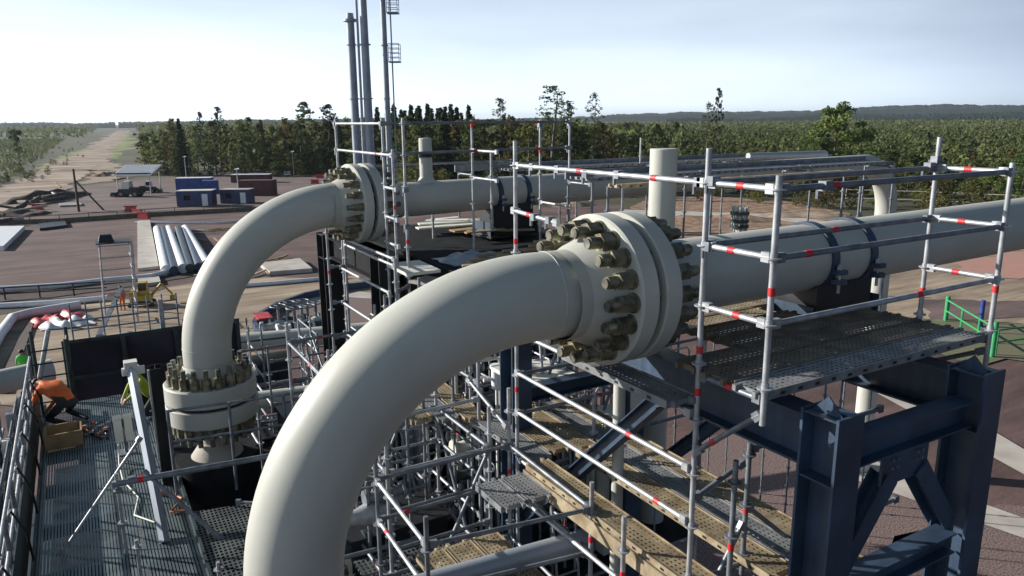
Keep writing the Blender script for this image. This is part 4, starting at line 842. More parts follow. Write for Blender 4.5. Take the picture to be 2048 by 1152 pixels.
ridge('far_wood', .35, .9, 1500, lambda t: 6 + 10 * t, 2, 8, 300)

# ------------------------------------------------------------------ yard things, left
def cbox(c, along, L, Wd, H_, z0=0):  # axes of a thing on the yard
    X = Vector((math.cos(along), math.sin(along), 0)); return (X, Vector((-X.y, X.x, 0)), Vector((0, 0, 1)))
def container(name, label, px, base, L, Wd, H_, m, roof=None, yaw=0.0, group=None, door=True):
    c = oz(px, base, 0); along = YAW + yaw; ax = cbox(c, along, L, Wd, H_); c = c + ax[1] * (Wd / 2)
    t = thing(name, label, 'cabin' if 'cabin' in name else 'container', (c.x, c.y, 0), group)
    b = MB().box(c + Vector((0, 0, H_ / 2 + .1)), (L, Wd, H_), ax)
    n = int(L / .4)
    for i in range(n): b.box(c + ax[0] * ((i + .5) / n - .5) * L * .96 - ax[1] * (Wd / 2 + .015) + Vector((0, 0, H_ / 2 + .1)), (L / n * .5, .03, H_ * .9), ax)
    b.build('body', m, t); MB().box(c + Vector((0, 0, H_ + .14)), (L + .1, Wd + .1, .08), ax).build('roof', roof or m, t)
    if door:
        MB().box(c + ax[0] * (L * .3) - ax[1] * (Wd / 2 + .045) + Vector((0, 0, H_ * .45)), (.85, .03, H_ * .8), ax).build('door', 'white' if roof else m, t)
        MB().box(c - ax[0] * (L * .2) - ax[1] * (Wd / 2 + .045) + Vector((0, 0, H_ * .6)), (.9, .03, .7), ax).build('window', 'glass', t)
    MB().box(c + ax[0] * 0 + Vector((0, 0, .05)), (L * .9, Wd * .9, .09), ax).build('skid', 'black', t)
    return t
container('site_cabin', 'blue site cabin with pale roof, left of the pair on the yard', 390, 414, 5.2, 2.6, 2.3, 'navy', 'offwhite', .1)
container('site_cabin', 'small navy site cabin with cream roof, right of the pair on the yard', 470, 408, 4.6, 2.4, 2.1, 'navy', 'conc', -.05)
container('storage_container', 'long maroon container behind the right site cabin', 512, 392, 6.0, 2.5, 2.5, 'maroon', None, 0, None, False)
container('storage_container', 'bright blue container lying behind the left site cabin', 388, 384, 6.2, 2.5, 2.4, 'blue', 'white', .15, None, False)
container('storage_container', 'short blue skip at the right of the bright blue container', 422, 388, 2.6, 2.2, 2.2, 'blue', None, .3, None, False)
container('storage_container', 'dark container far back by the red barriers', 500, 366, 8, 2.5, 1.6, 'maroon', 'white', 0, None, False)
# canopy on posts with a loader beneath
cn = thing('canopy', 'white corrugated canopy on four posts over the yard', 'canopy', oz(270, 390, 0)); c = oz(270, 390, 0); ax = cbox(c, YAW, 0, 0, 0)
for i in (-1, 1):
    for j in (0, 1): MB().tube(c + ax[0] * (i * 2.9) + ax[1] * (j * 4), c + ax[0] * (i * 2.9) + ax[1] * (j * 4) + Vector((0, 0, 3.8)), .09, 8).build('post', 'offwhite', cn)
b = MB().box(c + ax[1] * 2 + Vector((0, 0, 4.25)), (6.8, 5.2, .08), (ax[0], (ax[1] + Vector((0, 0, .32))).normalized(), Vector((0, 0, 1))))
for i in range(17): b.box(c + ax[1] * 2 + ax[0] * ((i - 8) * .4) + Vector((0, 0, 4.32)), (.12, 5.2, .06), (ax[0], (ax[1] + Vector((0, 0, .32))).normalized(), Vector((0, 0, 1))))
b.build('roof', 'white', cn); MB().box(c + Vector((0, 0, 3.78)), (6.4, .12, .25), ax).build('beam', 'soil', cn)
def vehicle(label, px, base, yaw, m, s=1.0, cabm=None, dark=True):
    c = oz(px, base, 0); ax = cbox(c, YAW + yaw, 0, 0, 0); X, Y, Z = ax; t = thing('loader', label, 'loader', (c.x, c.y, 0))
    MB().box(c + Z * .85 * s, (3.0 * s, 1.5 * s, .8 * s), ax).box(c + Z * 1.3 * s - X * .8 * s, (1.3 * s, 1.3 * s, .35 * s), ax).build('chassis', m, t)
    MB().box(c + Z * 1.75 * s + X * .35 * s, (1.2 * s, 1.3 * s, 1.3 * s), ax, 0, .86).build('cab', cabm or m, t)
    MB().box(c + Z * 1.95 * s + X * .35 * s - Y * .66 * s, (.9 * s, .03, .7 * s), ax).build('window', 'glass', t)
    for i in (-1, 1):
        for j in (-1, 1):
            q = c + X * (i * 1.05 * s) + Y * (j * .75 * s) + Z * .5 * s; w_ = MB().tube(q - Y * .17 * s, q + Y * .17 * s, .5 * s, 18).build('wheel', 'rubber', t); MB().tube(q - Y * .18 * s, q + Y * .18 * s, .24 * s, 12).build('rim', 'galvdark', w_)
    b = MB().box(c + X * 2.3 * s + Z * .45 * s, (.8 * s, 1.8 * s, .6 * s), ax, 0, .8); b.tube(c + X * 1.3 * s + Y * .5 * s + Z * 1.1 * s, c + X * 2.2 * s + Y * .5 * s + Z * .55 * s, .09 * s, 8); b.tube(c + X * 1.3 * s - Y * .5 * s + Z * 1.1 * s, c + X * 2.2 * s - Y * .5 * s + Z * .55 * s, .09 * s, 8); b.build('bucket_arm', 'black', t)
    return t
vehicle('dark wheel loader parked under the white canopy with its bucket to the left', 262, 394, PI, 'black', 1.15, 'offwhite')
vehicle('second dark loader under the right end of the white canopy', 296, 386, .2, 'black', .9, 'white')
def excavator(label, px, base, yaw, s):
    c = oz(px, base, 0); ax = cbox(c, YAW + yaw, 0, 0, 0); X, Y, Z = ax; t = thing('mini_excavator', label, 'excavator', (c.x, c.y, 0))
    for j in (-1, 1): MB().path([c + X * (1.0 * math.cos(a)) * s + Y * j * .6 * s + Z * (.25 + .22 * math.sin(a)) * s for a in np.linspace(0, 2 * PI, 17)], .13 * s, 6).build('track', 'rubber', t)
    MB().box(c + Z * .8 * s, (1.7 * s, 1.3 * s, .5 * s), ax).box(c + Z * 1.2 * s - X * .5 * s, (.7 * s, 1.2 * s, .4 * s), ax).build('body', 'yellow', t)
    MB().box(c + Z * 1.6 * s + X * .2 * s, (.8 * s, .9 * s, 1.1 * s), ax, 0, .85).build('cab', 'yellow', t); MB().box(c + Z * 1.75 * s + X * .2 * s - Y * .44 * s, (.6 * s, .03, .6 * s), ax).build('window', 'glass', t)
    MB().tube(c + X * .8 * s + Z * .9 * s, c + X * 1.7 * s + Z * 1.9 * s, .12 * s, 8).tube(c + X * 1.7 * s + Z * 1.9 * s, c + X * 2.5 * s + Z * .9 * s, .09 * s, 8).box(c + X * 2.5 * s + Z * .65 * s, (.4 * s, .5 * s, .45 * s), ax).build('boom', 'yellow', t)
excavator('small yellow excavator on the sand with a dark striped boom', 285, 612, .3, .8)
# pole with strut, lamps, fences, kerbs
up_ = thing('utility_pole', 'brown wooden utility pole propped by a long sloping strut', 'pole', oz(158, 424, 0)); a = oz(158, 424, 0); d = od(144, 345, (a - C0).dot(cF)); d.z = max(d.z, 5)
MB().tube(a, Vector((a.x, a.y, 6.2)), .19, 10, 0, .14).build('pole_shaft', 'pole', up_); b_ = oz(208, 421, 0); MB().tube(b_, (a.x, a.y, 4.6), .14, 8, 0, .11).build('strut', 'pole', up_)
def lamp(label, px, base, top, m='galv', head=True):
    a = oz(px, base, 0); dist = (a - C0).dot(cF); z = CH + (240 - top) / F * dist / math.cos(p_)
    t = thing('lamp_post', label, 'lamp post', (a.x, a.y, 0)); MB().tube(a, (a.x, a.y, z), .11, 8, 0, .07).build('pole_shaft', m, t)
    if head: MB().box((a.x, a.y, z), (.5, .3, .18)).tube((a.x, a.y, z), (a.x + .3, a.y - .4, z + .05), .12, 8).build('lamp_head', 'white', t)
lamp('lamp post with a bright round head behind the blue containers', 373, 356, 304)
lamp('thin bare post just right of the bright headed lamp post', 381, 356, 310, 'pole', False)
lamp('pale lamp post standing at the right site cabin', 479, 405, 328)
lamp('pale post in front of the trees left of the far flange', 588, 352, 296)
def rail_fence(label, pts, h, n, m, name='rail_fence', solid=0.0):
    t = thing(name, label, 'fence', (pts[0][0], pts[0][1], 0)); L = sum((Vector(pts[i + 1]) - Vector(pts[i])).length for i in range(len(pts) - 1))
    for a, b in zip(pts[:-1], pts[1:]):
        a = Vector(a); b = Vector(b)
        for z in (h * .5, h * .95): MB().tube(a + Vector((0, 0, z)), b + Vector((0, 0, z)), .05, 6).build('rail', m, t)
        if solid: d = (b - a).normalized(); MB().box((a + b) / 2 + Vector((0, 0, solid / 2)), ((b - a).length, .12, solid), (d, Vector((-d.y, d.x, 0)), Vector((0, 0, 1)))).build('kick_board', m, t)
        k = max(2, int((b - a).length / n))
        for i in range(k): q = a.lerp(b, i / k); MB().tube(q, q + Vector((0, 0, h)), .06, 6).build('post', m, t)
rail_fence('long olive rail fence between the gravel lot and the yard', [oz(-60, 452), oz(120, 446), oz(290, 434), oz(520, 421), oz(720, 414)], 1.1, 3.2, 'olive', solid=.5)
rail_fence('green mesh fence round the grass at the right edge', [oz(1890, 645), oz(1990, 712), oz(2150, 690)], 1.5, 2.0, 'green', 'mesh_fence')
for (x, y, h) in ((1983, 716, 2.0), (1891, 642, 1.6), (1732, 592, 1.6), (1960, 655, 1.7)):
    a = oz(x, y); tag(MB().tube(a, a + Vector((0, 0, h)), .13, 10).build('bollard', 'green' if x != 1960 else 'blue'), {1983: 'tallest bright green post beside the right scaffold leg', 1891: 'green post above the end of the shaded deck', 1732: 'small green post seen left of the thick cream riser', 1960: 'blue marker post on the sand near the right edge'}[x], 'post')
rail_fence('thin cream fence at the foot of the trees right of the far pipe', [oz(1690, 414), oz(1860, 420), oz(2080, 432)], 2.6, 6, 'conc')
lamp('cream post of the fence beside the far pipe bend', 1858, 416, 372, 'paint', False)
def kerbpipe(label, pts, r, m='white', name='white_pipe', cat='pipe'):
    o = MB().path([oz(x, y, r + .05) for x, y in pts], r, 12).build(name, m); return tag(o, label, cat)
kerbpipe('long white pipe along the near edge of the left gravel lot', [(-40, 580), (120, 571), (215, 560), (300, 553), (350, 541), (376, 528)], .22)
kerbpipe('second long white pipe on the ground beside the black trench', [(-10, 612), (100, 606), (215, 596)], .2)
kerbpipe('white pipe bending towards the camera at the left edge of the sand', [(160, 610), (60, 626), (25, 635), (0, 668), (-40, 740)], .3)
kerbpipe('thin white pipe edging the lot behind the far elbow', [(270, 445), (430, 446), (560, 434)], .12)
kerbpipe('white pipe edging the sand right of the far elbow', [(470, 572), (560, 565), (690, 553)], .16)
sheet('trench', [(-60, 594), (60, 584), (215, 568), (390, 546), (390, 553), (215, 582), (60, 600), (-60, 611)], .07, 'soil')
sheet('trench', [(-60, 622), (60, 610), (215, 592), (330, 574), (330, 580), (215, 602), (60, 621), (-10, 634), (-60, 650)], .075, 'soil')
rail_fence('dark railing along the trench on the left', [oz(-60, 606), oz(215, 588)], 1.0, 2.0, 'black')
def slab(label, px, h, m, name='concrete_slab', z0=.03, cat='slab', group=None):
    q = [oz(x, y, 0) for x, y in px]; a = sum(q[i].x * q[(i + 1) % len(q)].y - q[(i + 1) % len(q)].x * q[i].y for i in range(len(q)))
    if a < 0: q = q[::-1]
    o = MB().prism([(p.x, p.y) for p in q], z0, z0 + h).build(name, m); return tag(o, label, cat, group)
slab('long pale slab walkway running away across the gravel lot', [(275, 446), (300, 444), (318, 538), (276, 543)], .25, 'conc')
slab('short pale slab nearer than the white pipe', [(275, 556), (316, 551), (322, 570), (278, 575)], .25, 'conc')
slab('white flat roof sheet at the left edge of the gravel lot', [(-60, 462), (50, 460), (8, 502), (-60, 502)], .5, 'white', 'roof_sheet', 0.02, 'roof sheet')
slab('pale slab on the sand behind the thin scaffold rails', [(520, 534), (600, 524), (625, 545), (540, 552)], .35, 'conc')
for i, (x0, x1, y0, y1, m) in enumerate(((310, 318, 458, 540, 'white'), (322, 334, 458, 541, 'steel'), (333, 352, 457, 537, 'white'), (352, 366, 457, 536, 'dteal'), (366, 384, 458, 534, 'steel'), (366, 400, 456, 528, 'white'))):
    a, b = oz(x0 + 4, y0, .45), oz(x1 + 14, y1, .45); tag(MB().path([a.lerp(b, k / 4) for k in range(5)], .42 if m == 'white' else .38, 14).build('stored_pipe', m), ['slim white pipe lying next to the pale slab walkway', 'dark pipe between the two left white pipes on the lot', 'broad white pipe in the middle of the stored pipes', 'teal pipe right of the broad white pipe', 'dark blue pipe next to the last white pipe', 'rightmost white pipe of those stored on the lot'][i], 'pipe')
for i in range(16):
    x = random.uniform(400, 440) if i % 2 else random.uniform(480, 560); y = random.uniform(455, 490) if i % 2 else random.uniform(520, 555); a = oz(x, y, .15); an = random.uniform(0, 3); L = random.uniform(1.5, 4)
    board(a, a + Vector((math.cos(an) * L, math.sin(an) * L, .12)), .18, .12, random.choice(['conc', 'white', 'wood']), 'timber_batten', 'pale batten lying loose on the gravel near the far elbow', 'timber', 'pale battens lying on the gravel')
# spoil banks, junk along the road
def mound(label, px, base, wx, wy, h, m, seed, name='spoil_heap'):
    c = oz(px, base, 0); r = np.random.default_rng(seed); b = MB(); nx, ny = 26, 14; X, Y, Z = cbox(c, YAW, 0, 0, 0); vs = []; ph = r.uniform(0, 6, 6)
    for j in range(ny + 1):
        for i in range(nx + 1):
            u, v = i / nx * 2 - 1, j / ny * 2 - 1; e = max(0, 1 - (abs(u) ** 2.5 + abs(v) ** 2)); hh = h * e ** .6 * (.7 + .3 * math.sin(u * 7 + ph[0]) + .15 * math.sin(v * 9 + u * 13 + ph[1])) + r.uniform(-.06, .06) * h
            vs.append(c + X * (u * wx / 2) + Y * (v * wy / 2) + Z * (max(hh, 0) if e > 0 else -.05))
    b.add(vs, [(j * (nx + 1) + i, j * (nx + 1) + i + 1, (j + 1) * (nx + 1) + i + 1, (j + 1) * (nx + 1) + i) for j in range(ny) for i in range(nx)], 0, True)
    return tag(b.build(name, m), label, 'earth heap')
mound('long dark spoil bank between the sandy road and the yard', 95, 398, 8, 20, 1.4, 'soil', 1)
mound('dark spoil bank at the far left below the road', 24, 430, 10, 8, .8, 'soil', 2)
mound('brown heap beside the road end of the yard', 205, 352, 9, 8, 1.0, 'redsand', 3)
mound('reddish heap of dug soil behind the small valve on the near pipe', 1440, 440, 16, 8, .55, 'redsand', 4)
mound('low brown heap of dug soil right of the near scaffold post', 1600, 432, 12, 6, .45, 'sand', 5)
mound('dark brush heap along the edge of the trees left', 300, 350, 26, 6, 2.2, 'soil', 6)
mound('pale sand heap behind the far flange', 1100, 410, 14, 7, 1.0, 'sand', 7)
for i in range(16):
    x = random.uniform(-20, 130); y = 440 - x * .45 + random.uniform(-14, 10); c = oz(x, y, .6); an = random.uniform(0, 3); d = Vector((math.cos(an), math.sin(an), random.uniform(-.1, .3))).normalized(); L = random.uniform(2, 6); n = d.orthogonal().normalized()
    tag(MB().tube(c, c + d * L, random.uniform(.15, .4), 8).build('scrap_length', random.choice(['pole', 'soil', 'conc', 'black', 'redsand'])), 'length of scrap or log thrown on the dark spoil bank', 'scrap', 'scrap lying on the dark spoil bank')
for i, (x, y, m) in enumerate(((75, 420, 'red'), (78, 406, 'white'), (262, 424, 'red'), (275, 432, 'red'), (288, 438, 'red'), (540, 352, 'red'), (548, 350, 'white'), (575, 350, 'white'), (640, 357, 'red'), (655, 358, 'white'), (668, 356, 'red'), (630, 368, 'red'))):
    c = oz(x, y, 0); X, Y, Z = cbox(c, YAW + random.uniform(-.4, .4), 0, 0, 0); b = MB().box(c + Z * .35, (1.8, .5, .7), (X, Y, Z), 0, .7); b.box(c + Z * .82, (1.7, .3, .22), (X, Y, Z)); tag(b.build('road_barrier', m), {'red': 'red plastic barrier block standing on the yard', 'white': 'white plastic barrier block standing on the yard'}[m], 'barrier', 'barrier blocks on the yard')
rumpled('tarpaulin', oz(60, 660).x, oz(60, 660).y, 3.2, 2.6, .08, .5, 'red', 'red and white tarpaulin heap on the sand at left', 'tarpaulin', seed=9)
rumpled('tarpaulin', oz(80, 655).x, oz(80, 655).y - 1.4, 3.0, 1.8, .10, .45, 'white', 'white sheet spread beside the red tarpaulin', 'tarpaulin', seed=11)
slab('dark strip of timber running down the sand at left', [(60, 640), (72, 640), (20, 790), (-20, 790)], .12, 'pole', 'timber_track', .07, 'timber')
slab('black car shaped cover lying low behind the gravel lot', [(78, 452), (130, 446), (135, 455), (80, 462)], .3, 'black', 'covered_pallet', .03, 'pallet')
slab('flat grey pallet on the yard left of the utility pole', [(118, 410), (160, 408), (164, 413), (120, 415)], .25, 'concgrey', 'pallet', .06, 'pallet')
# round pit with valves beside the far elbow
pit = thing('pit_kerb', 'curved dark kerb with a red patch round the gravel pit behind the foot flange', 'kerb', oz(600, 630))
b = MB(); cpts = [oz(x, y, 0) for x, y in ((760, 574), (690, 582), (610, 600), (555, 620), (515, 645), (510, 660), (528, 690))]
for a, q in zip(cpts[:-1], cpts[1:]): d = (q - a); L = d.length; d.normalize(); b.box((a + q) / 2 + Vector((0, 0, .3)), (L + .1, .25, .5), (d, Vector((-d.y, d.x, 0)), Vector((0, 0, 1))))
b.build('kerb_wall', 'steel', pit)
MB().box(oz(526, 632, .62), (.9, 1.6, .1)).build('red_cover', 'red', pit)
sheet('gravel_pit', [(690, 596), (610, 612), (555, 630), (525, 650), (530, 690), (760, 700), (760, 600)], .09, 'gravel2')
VV = 'valves standing in the gravel pit'
for i, (x, y) in enumerate(((560, 668), (578, 660), (592, 672), (606, 656), (618, 668), (634, 660))): c = oz(x, y, .1); valve('grey valve with white caps standing in the gravel pit', c.x, c.y, .1, 1.5, ('galv', 'dteal', 'offwhite')[i % 3], VV)
lt = thing('scaffold', 'thin leaning scaffold tower by the yellow excavator', 'scaffold', oz(240, 640))
p0 = oz(245, 650); 
for i, (dx, dy) in enumerate(((-.9, 0), (.9, 0), (-.9, 1.6), (.9, 1.6))): MB().tube(p0 + Vector((dx, dy, 0)), p0 + Vector((dx + .2, dy, 5.2)), .05, 6).build('standard', 'galv', lt)
for z in np.arange(.6, 5.2, .75):
    MB().tube(p0 + Vector((-.85, 0, z)), p0 + Vector((1.0, 0, z)), .04, 6).build('ledger', 'galv', lt); MB().tube(p0 + Vector((.95, 0, z)), p0 + Vector((.95, 1.6, z)), .04, 6).build('ledger', 'galvdark', lt)
MB().box(p0 + Vector((.1, .8, 5.25)), (2.0, 1.7, .06)).build('deck_board', 'black', lt); tag(MB().box(p0 + Vector((-.3, .8, 5.5)), (.9, .8, .5), None, 0, .7).build('black_sack', 'black'), 'black sack lying on top of the thin leaning scaffold tower', 'sack')
board(p0 + Vector((-1.5, -3, .1)), p0 + Vector((.2, 0, 2.4)), .3, .06, 'galvdark', 'access_ladder', 'grey ladder sloping up to the thin leaning scaffold tower', 'ladder')
# small valve group on the near pipe, right
sv = thing('vent_valve', 'small double flanged vent valve standing behind the near pipe', 'valve', (10.6, 8.4, 9)); c = oy(1478, 455, 9.0)
MB().tube(c - Vector((0, 0, .6)), c + Vector((0, 0, .35)), .06, 10).build('stem', 'paint', sv)
for z in (.0, .09, .22): MB().tube(c + Vector((0, 0, z)), c + Vector((0, 0, z + .05)), .16, 14).build('flange', 'dteal', sv)
for k in range(8):
    a = k * PI / 4; MB().tube(c + Vector((.12 * math.cos(a), .12 * math.sin(a), -.06)), c + Vector((.12 * math.cos(a), .12 * math.sin(a), .36)), .018, 6).build('stud_bolt', 'galv', sv)

# ------------------------------------------------------------------ stacks behind the far flange
def stack(label, px0, px1, ptop, base, r0, r1, ladder=None, cap=False, name='exhaust_stack'):
    a = oz(px0, base, 0); dist = (a - C0).dot(cF); e = od(px1, ptop, dist); z1 = C0.z + (e - C0).z * ((Vector((a.x, a.y)) - Vector((0, 0))).length / max((e.xy).length, 1))
    t = thing(name, label, 'stack', (a.x, a.y, 0)); MB().lathe(a, (0, 0, 1), [(0, r0), (z1 * .5, (r0 + r1) / 2), (z1, r1), (z1, 0)], 24).build('shaft', 'tower', t)
    b = MB()
    for z in np.arange(3, z1, 6): b.lathe((a.x, a.y, z), (0, 0, 1), [(0, r0 * .9), (0, r0 * 1.18), (.12, r0 * 1.18), (.12, r0 * .9)], 24)
    b.build('band', 'tower', t)
    if cap: MB().lathe((a.x, a.y, z1), (0, 0, 1), [(-.5, r1 * 1.0), (-.5, r1 * 1.7), (-.25, r1 * 1.7), (-.25, r1), (.4, r1 * .9), (.4, 0)], 24).build('cap_flange', 'tower', t)
    if ladder:
        X, Y, Z = cbox(a, YAW, 0, 0, 0); b = MB(); lx = a + X * (r0 + .45)
        for k in (-.22, .22): b.tube(lx + Y * k, Vector((lx.x, lx.y, z1)) + Y * k, .05, 6)
        for z in np.arange(.5, z1, .5): b.tube(lx - Y * .22 + Z * z, lx + Y * .22 + Z * z, .03, 5)
        b.build('ladder', 'tower', t)
        for z in ladder:
            b = MB(); q = Vector((lx.x, lx.y, z)) + X * .3; b.box(q, (1.3, 1.5, .12), (X, Y, Z))
            for i in (-.6, .6):
                for j in (-.7, .7): b.tube(q + X * i + Y * j, q + X * i + Y * j + Z * 2.0, .04, 5)
            for zz in (.5, 1.0, 1.5, 2.0):
                for j in (-.7, .7): b.tube(q - X * .6 + Y * j + Z * zz, q + X * .6 + Y * j + Z * zz, .04, 5)
            b.build('rest_platform', 'tower', t)
    return t
stack('shorter grey stack with a flanged top, left of the three', 722, 708, 34, 455, .50, .45, None, True)
stack('tall thick dark grey mast between the short stack and the ladder mast', 748, 731, -120, 455, .55, .38)
stack('thin light pipe climbing between the two left stacks', 735, 726, -60, 452, .2, .16, None, False, 'riser_pipe')
stack('tall slim mast with caged ladder platforms, right of the three', 785, 772, -160, 452, .36, .30, (19.2, 24.6, 29.6))

# ------------------------------------------------------------------ vegetation
def rot_quads(cent, size, r, flat=0.0):
    n = len(cent); d = r.normal(size=(n, 3)); d /= np.linalg.norm(d, axis=1)[:, None]; d[:, 2] *= (1 - flat)
    e = r.normal(size=(n, 3)); u = np.cross(d, e); u /= np.linalg.norm(u, axis=1)[:, None] + 1e-9; v = np.cross(d, u); v /= np.linalg.norm(v, axis=1)[:, None] + 1e-9
    s_ = (size * r.uniform(.6, 1.35, n))[:, None]
    return np.stack([cent - u * s_ - v * s_ * .55, cent + u * s_ * .9 - v * s_ * .5, cent + u * s_ * .5 + v * s_, cent - u * s_ * .6 + v * s_ * .8], 1)
def crown_pts(kind, H_, r, n):
    if kind == 'spruce':
        t = 1 - np.sqrt(r.uniform(0, 1, n)); t = np.where(r.uniform(0, 1, n) < .15, r.uniform(.5, 1, n), t); a = r.uniform(0, 2 * PI, n); saw = 1 - (t * 13 + .35 * np.sin(a * 3)) % 1
        rad = ((1 - t) * H_ * .19 + .02 * H_) * (.35 + .65 * saw) * np.sqrt(r.uniform(.1, 1, n)); z = H_ * (.06 + .94 * t) - rad * .3
        return np.stack([rad * np.cos(a), rad * np.sin(a), z], 1)
    if kind == 'pine':
        cl = [(r.normal(0, H_ * .075), r.normal(0, H_ * .075), H_ * r.uniform(.40, .97), H_ * r.uniform(.035, .08)) for _ in range(26)]
    elif kind == 'feather':
        cl = []
        for _ in range(130):
            t = 1 - r.uniform(0, .9) ** 1.3; w_ = H_ * (.03 + .17 * min(1, (1.0 - t) * 2.6) ** .7); a = r.uniform(0, 6.28); q = r.uniform(.1, 1)
            cl.append((w_ * q * math.cos(a), w_ * q * math.sin(a), H_ * t, H_ * r.uniform(.012, .035)))
    elif kind == 'birch':
        cl = []
        for _ in range(60):
            t = r.uniform(.12, .99); w_ = H_ * .2 * math.sin(min(1, (1.05 - t) * 1.3) * PI / 2); a = r.uniform(0, 6.28); q = r.uniform(.2, 1)
            cl.append((w_ * q * math.cos(a), w_ * q * math.sin(a), H_ * t, H_ * r.uniform(.02, .06)))
    else:  # bush
        cl = []
        for _ in range(60):
            t = r.uniform(.08, .95); w_ = H_ * .36 * math.sin((.18 + t * .8) * PI); a = r.uniform(0, 6.28); q = r.uniform(.2, 1); cl.append((w_ * q * math.cos(a), w_ * q * math.sin(a), H_ * t, H_ * r.uniform(.035, .09)))
    cl = np.array(cl); i = r.integers(0, len(cl), n); d = r.normal(size=(n, 3)); d /= np.linalg.norm(d, axis=1)[:, None]; d *= (r.uniform(.1, 1, n) ** .45)[:, None]
    return cl[i, :3] + d * cl[i, 3:4] * np.array([1, 1, .75])
def mesh_quads(name, Q, m):
    Q = np.asarray(Q, dtype=np.float32).reshape(-1, 3); n = len(Q) // 4; me = bpy.data.meshes.new(name)
    me.vertices.add(len(Q)); me.vertices.foreach_set('co', Q.ravel()); me.loops.add(n * 4); me.loops.foreach_set('vertex_index', np.arange(n * 4, dtype=np.int32))
    me.polygons.add(n); me.polygons.foreach_set('loop_start', np.arange(0, n * 4, 4, dtype=np.int32)); me.update(calc_edges=True); me.validate(); me.materials.append(K[m]); return me
TREES = {}
def tree_proto(key, kind, H_, n, size, m, seed):
    r = np.random.default_rng(seed); P = crown_pts(kind, H_, r, n); me = mesh_quads('crown', rot_quads(P, size, r, .3 if kind == 'spruce' else 0), m)
    b = MB(); b.path([(0, 0, -.1), (.02 * H_ * r.normal() * .3, .01 * H_ * r.normal(), H_ * .4), (.015 * H_ * r.normal(), .015 * H_ * r.normal(), H_ * .93)], [H_ * .014, H_ * .01, H_ * .002], 7)
    if kind not in ('spruce', 'feather'):
        for _ in range(9):
            z = H_ * r.uniform(.25, .85); a = r.uniform(0, 6.28); L = H_ * r.uniform(.08, .2); b.tube((0, 0, z), (L * math.cos(a), L * math.sin(a), z + L * .7), H_ * .004, 5, 0, H_ * .0015)
    t = bpy.data.meshes.new('trunk'); t.from_pydata(b.v, [], b.f); t.materials.append(K['bark']); t.polygons.foreach_set('use_smooth', b.sm); TREES[key] = (me, t, H_)
for i in range(3):
    tree_proto('spruce%d' % i, 'spruce', 12, 1700, .20, 'leafB', 20 + i); tree_proto('birch%d' % i, 'birch', 12, 1700, .155, 'leafA', 30 + i)
    tree_proto('pine%d' % i, 'pine', 12, 1200, .17, 'leafC', 40 + i); tree_proto('bush%d' % i, 'bush', 6, 1500, .11, 'leafA' if i else 'leafD', 50 + i); tree_proto('autumn%d' % i, 'birch', 12, 1400, .155, 'leafD', 60 + i)
    tree_proto('round%d' % i, 'bush', 14, 5200, .17, 'leafA', 80 + i); tree_proto('airy%d' % i, 'feather', 12, 1500, .085, 'leafC', 70 + i); tree_proto('tall%d' % i, 'feather', 14, 3600, .13, 'leafA', 90 + i); tree_proto('scots%d' % i, 'feather', 14, 2200, .13, 'leafB', 95 + i)
def tree(key, p, h, label, group=None, name='tree', rz=None, wide=1.0):
    me, tr, H_ = TREES[key]; t = bpy.data.objects.new(name, None); COL.objects.link(t); t.location = (p[0], p[1], 0); s_ = h / H_; t.scale = (s_ * wide, s_ * wide, s_); t.rotation_euler = (0, 0, random.uniform(0, 6.28) if rz is None else rz)
    tag(t, label, 'tree', group)
    for n_, m_ in (('crown', me), ('trunk', tr)): o = bpy.data.objects.new(n_, m_); COL.objects.link(o); o.parent = t
    return t
def htop(px, base, top): a = oz(px, base, 0); dist = (a - C0).dot(cF); return a, CH + (240 - .0 - top - (px - 1024) * .0087) / F * dist
# single trees that stand out
for key, px, base, top, label, nm, wd in (
    ('tall0', 616, 345, 207, 'tall loose birch rising above the treeline left of the far flange', 'birch_tree', 1.15), ('scots0', 661, 345, 212, 'dark leafy birch between the loose birch and the stacks', 'birch_tree', 1.4),
    ('scots1', 445, 345, 216, 'lone pine with a narrow top standing above the left wood', 'pine_tree', .8), ('scots2', 410, 345, 226, 'smaller pointed tree left of the lone pine', 'pine_tree', .6), ('tall1', 505, 346, 236, 'round topped tree right of the lone pine', 'birch_tree', 1),
    ('airy0', 1002, 372, 200, 'pale airy birch standing alone right of the spruce row', 'birch_tree', 1.0), ('airy1', 1104, 384, 176, 'wide airy tree with bare branches above the red capped scaffold post', 'birch_tree', 1.9), ('airy2', 1186, 384, 190, 'thin ragged tree right of the wide airy tree', 'birch_tree', .8), ('airy0', 1138, 384, 210, 'low ragged tree between the two airy trees', 'birch_tree', .9),
    ('scots1', 1428, 372, 181, 'tall thin pine with a small tuft of a top above the right field', 'pine_tree', .45), ('airy2', 1410, 372, 208, 'broken brownish tree leaning by the thin pine', 'birch_tree', .7),
    ('round0', 1660, 376, 203, 'big round green tree alone on the edge of the right field', 'broadleaf_tree', 1.3), ('round1', 1632, 380, 255, 'shorter brownish shoot at the left foot of the big round tree', 'broadleaf_tree', .9), ('round2', 2036, 440, 284, 'yellowing bush at the right edge behind the scaffold post', 'shrub', 1.0), ('round1', 2090, 450, 292, 'second yellowing bush cut by the right picture edge', 'shrub', 1.0),
    ('pine1', 42, 340, 254, 'dark single pine on the heath at far left', 'pine_tree', 1.0), ('spruce0', 940, 370, 212, 'pointed dark spruce at the right end of the spruce row', 'spruce_tree', 1.0), ('spruce1', 715, 340, 218, 'dark spruce behind the shorter grey stack', 'spruce_tree', 1.0), ('spruce2', 760, 345, 214, 'dark spruce between the two masts', 'spruce_tree', 1.1)):
    a, h = htop(px, base, top); tree(key, a, h, label, None, nm, None, wd)
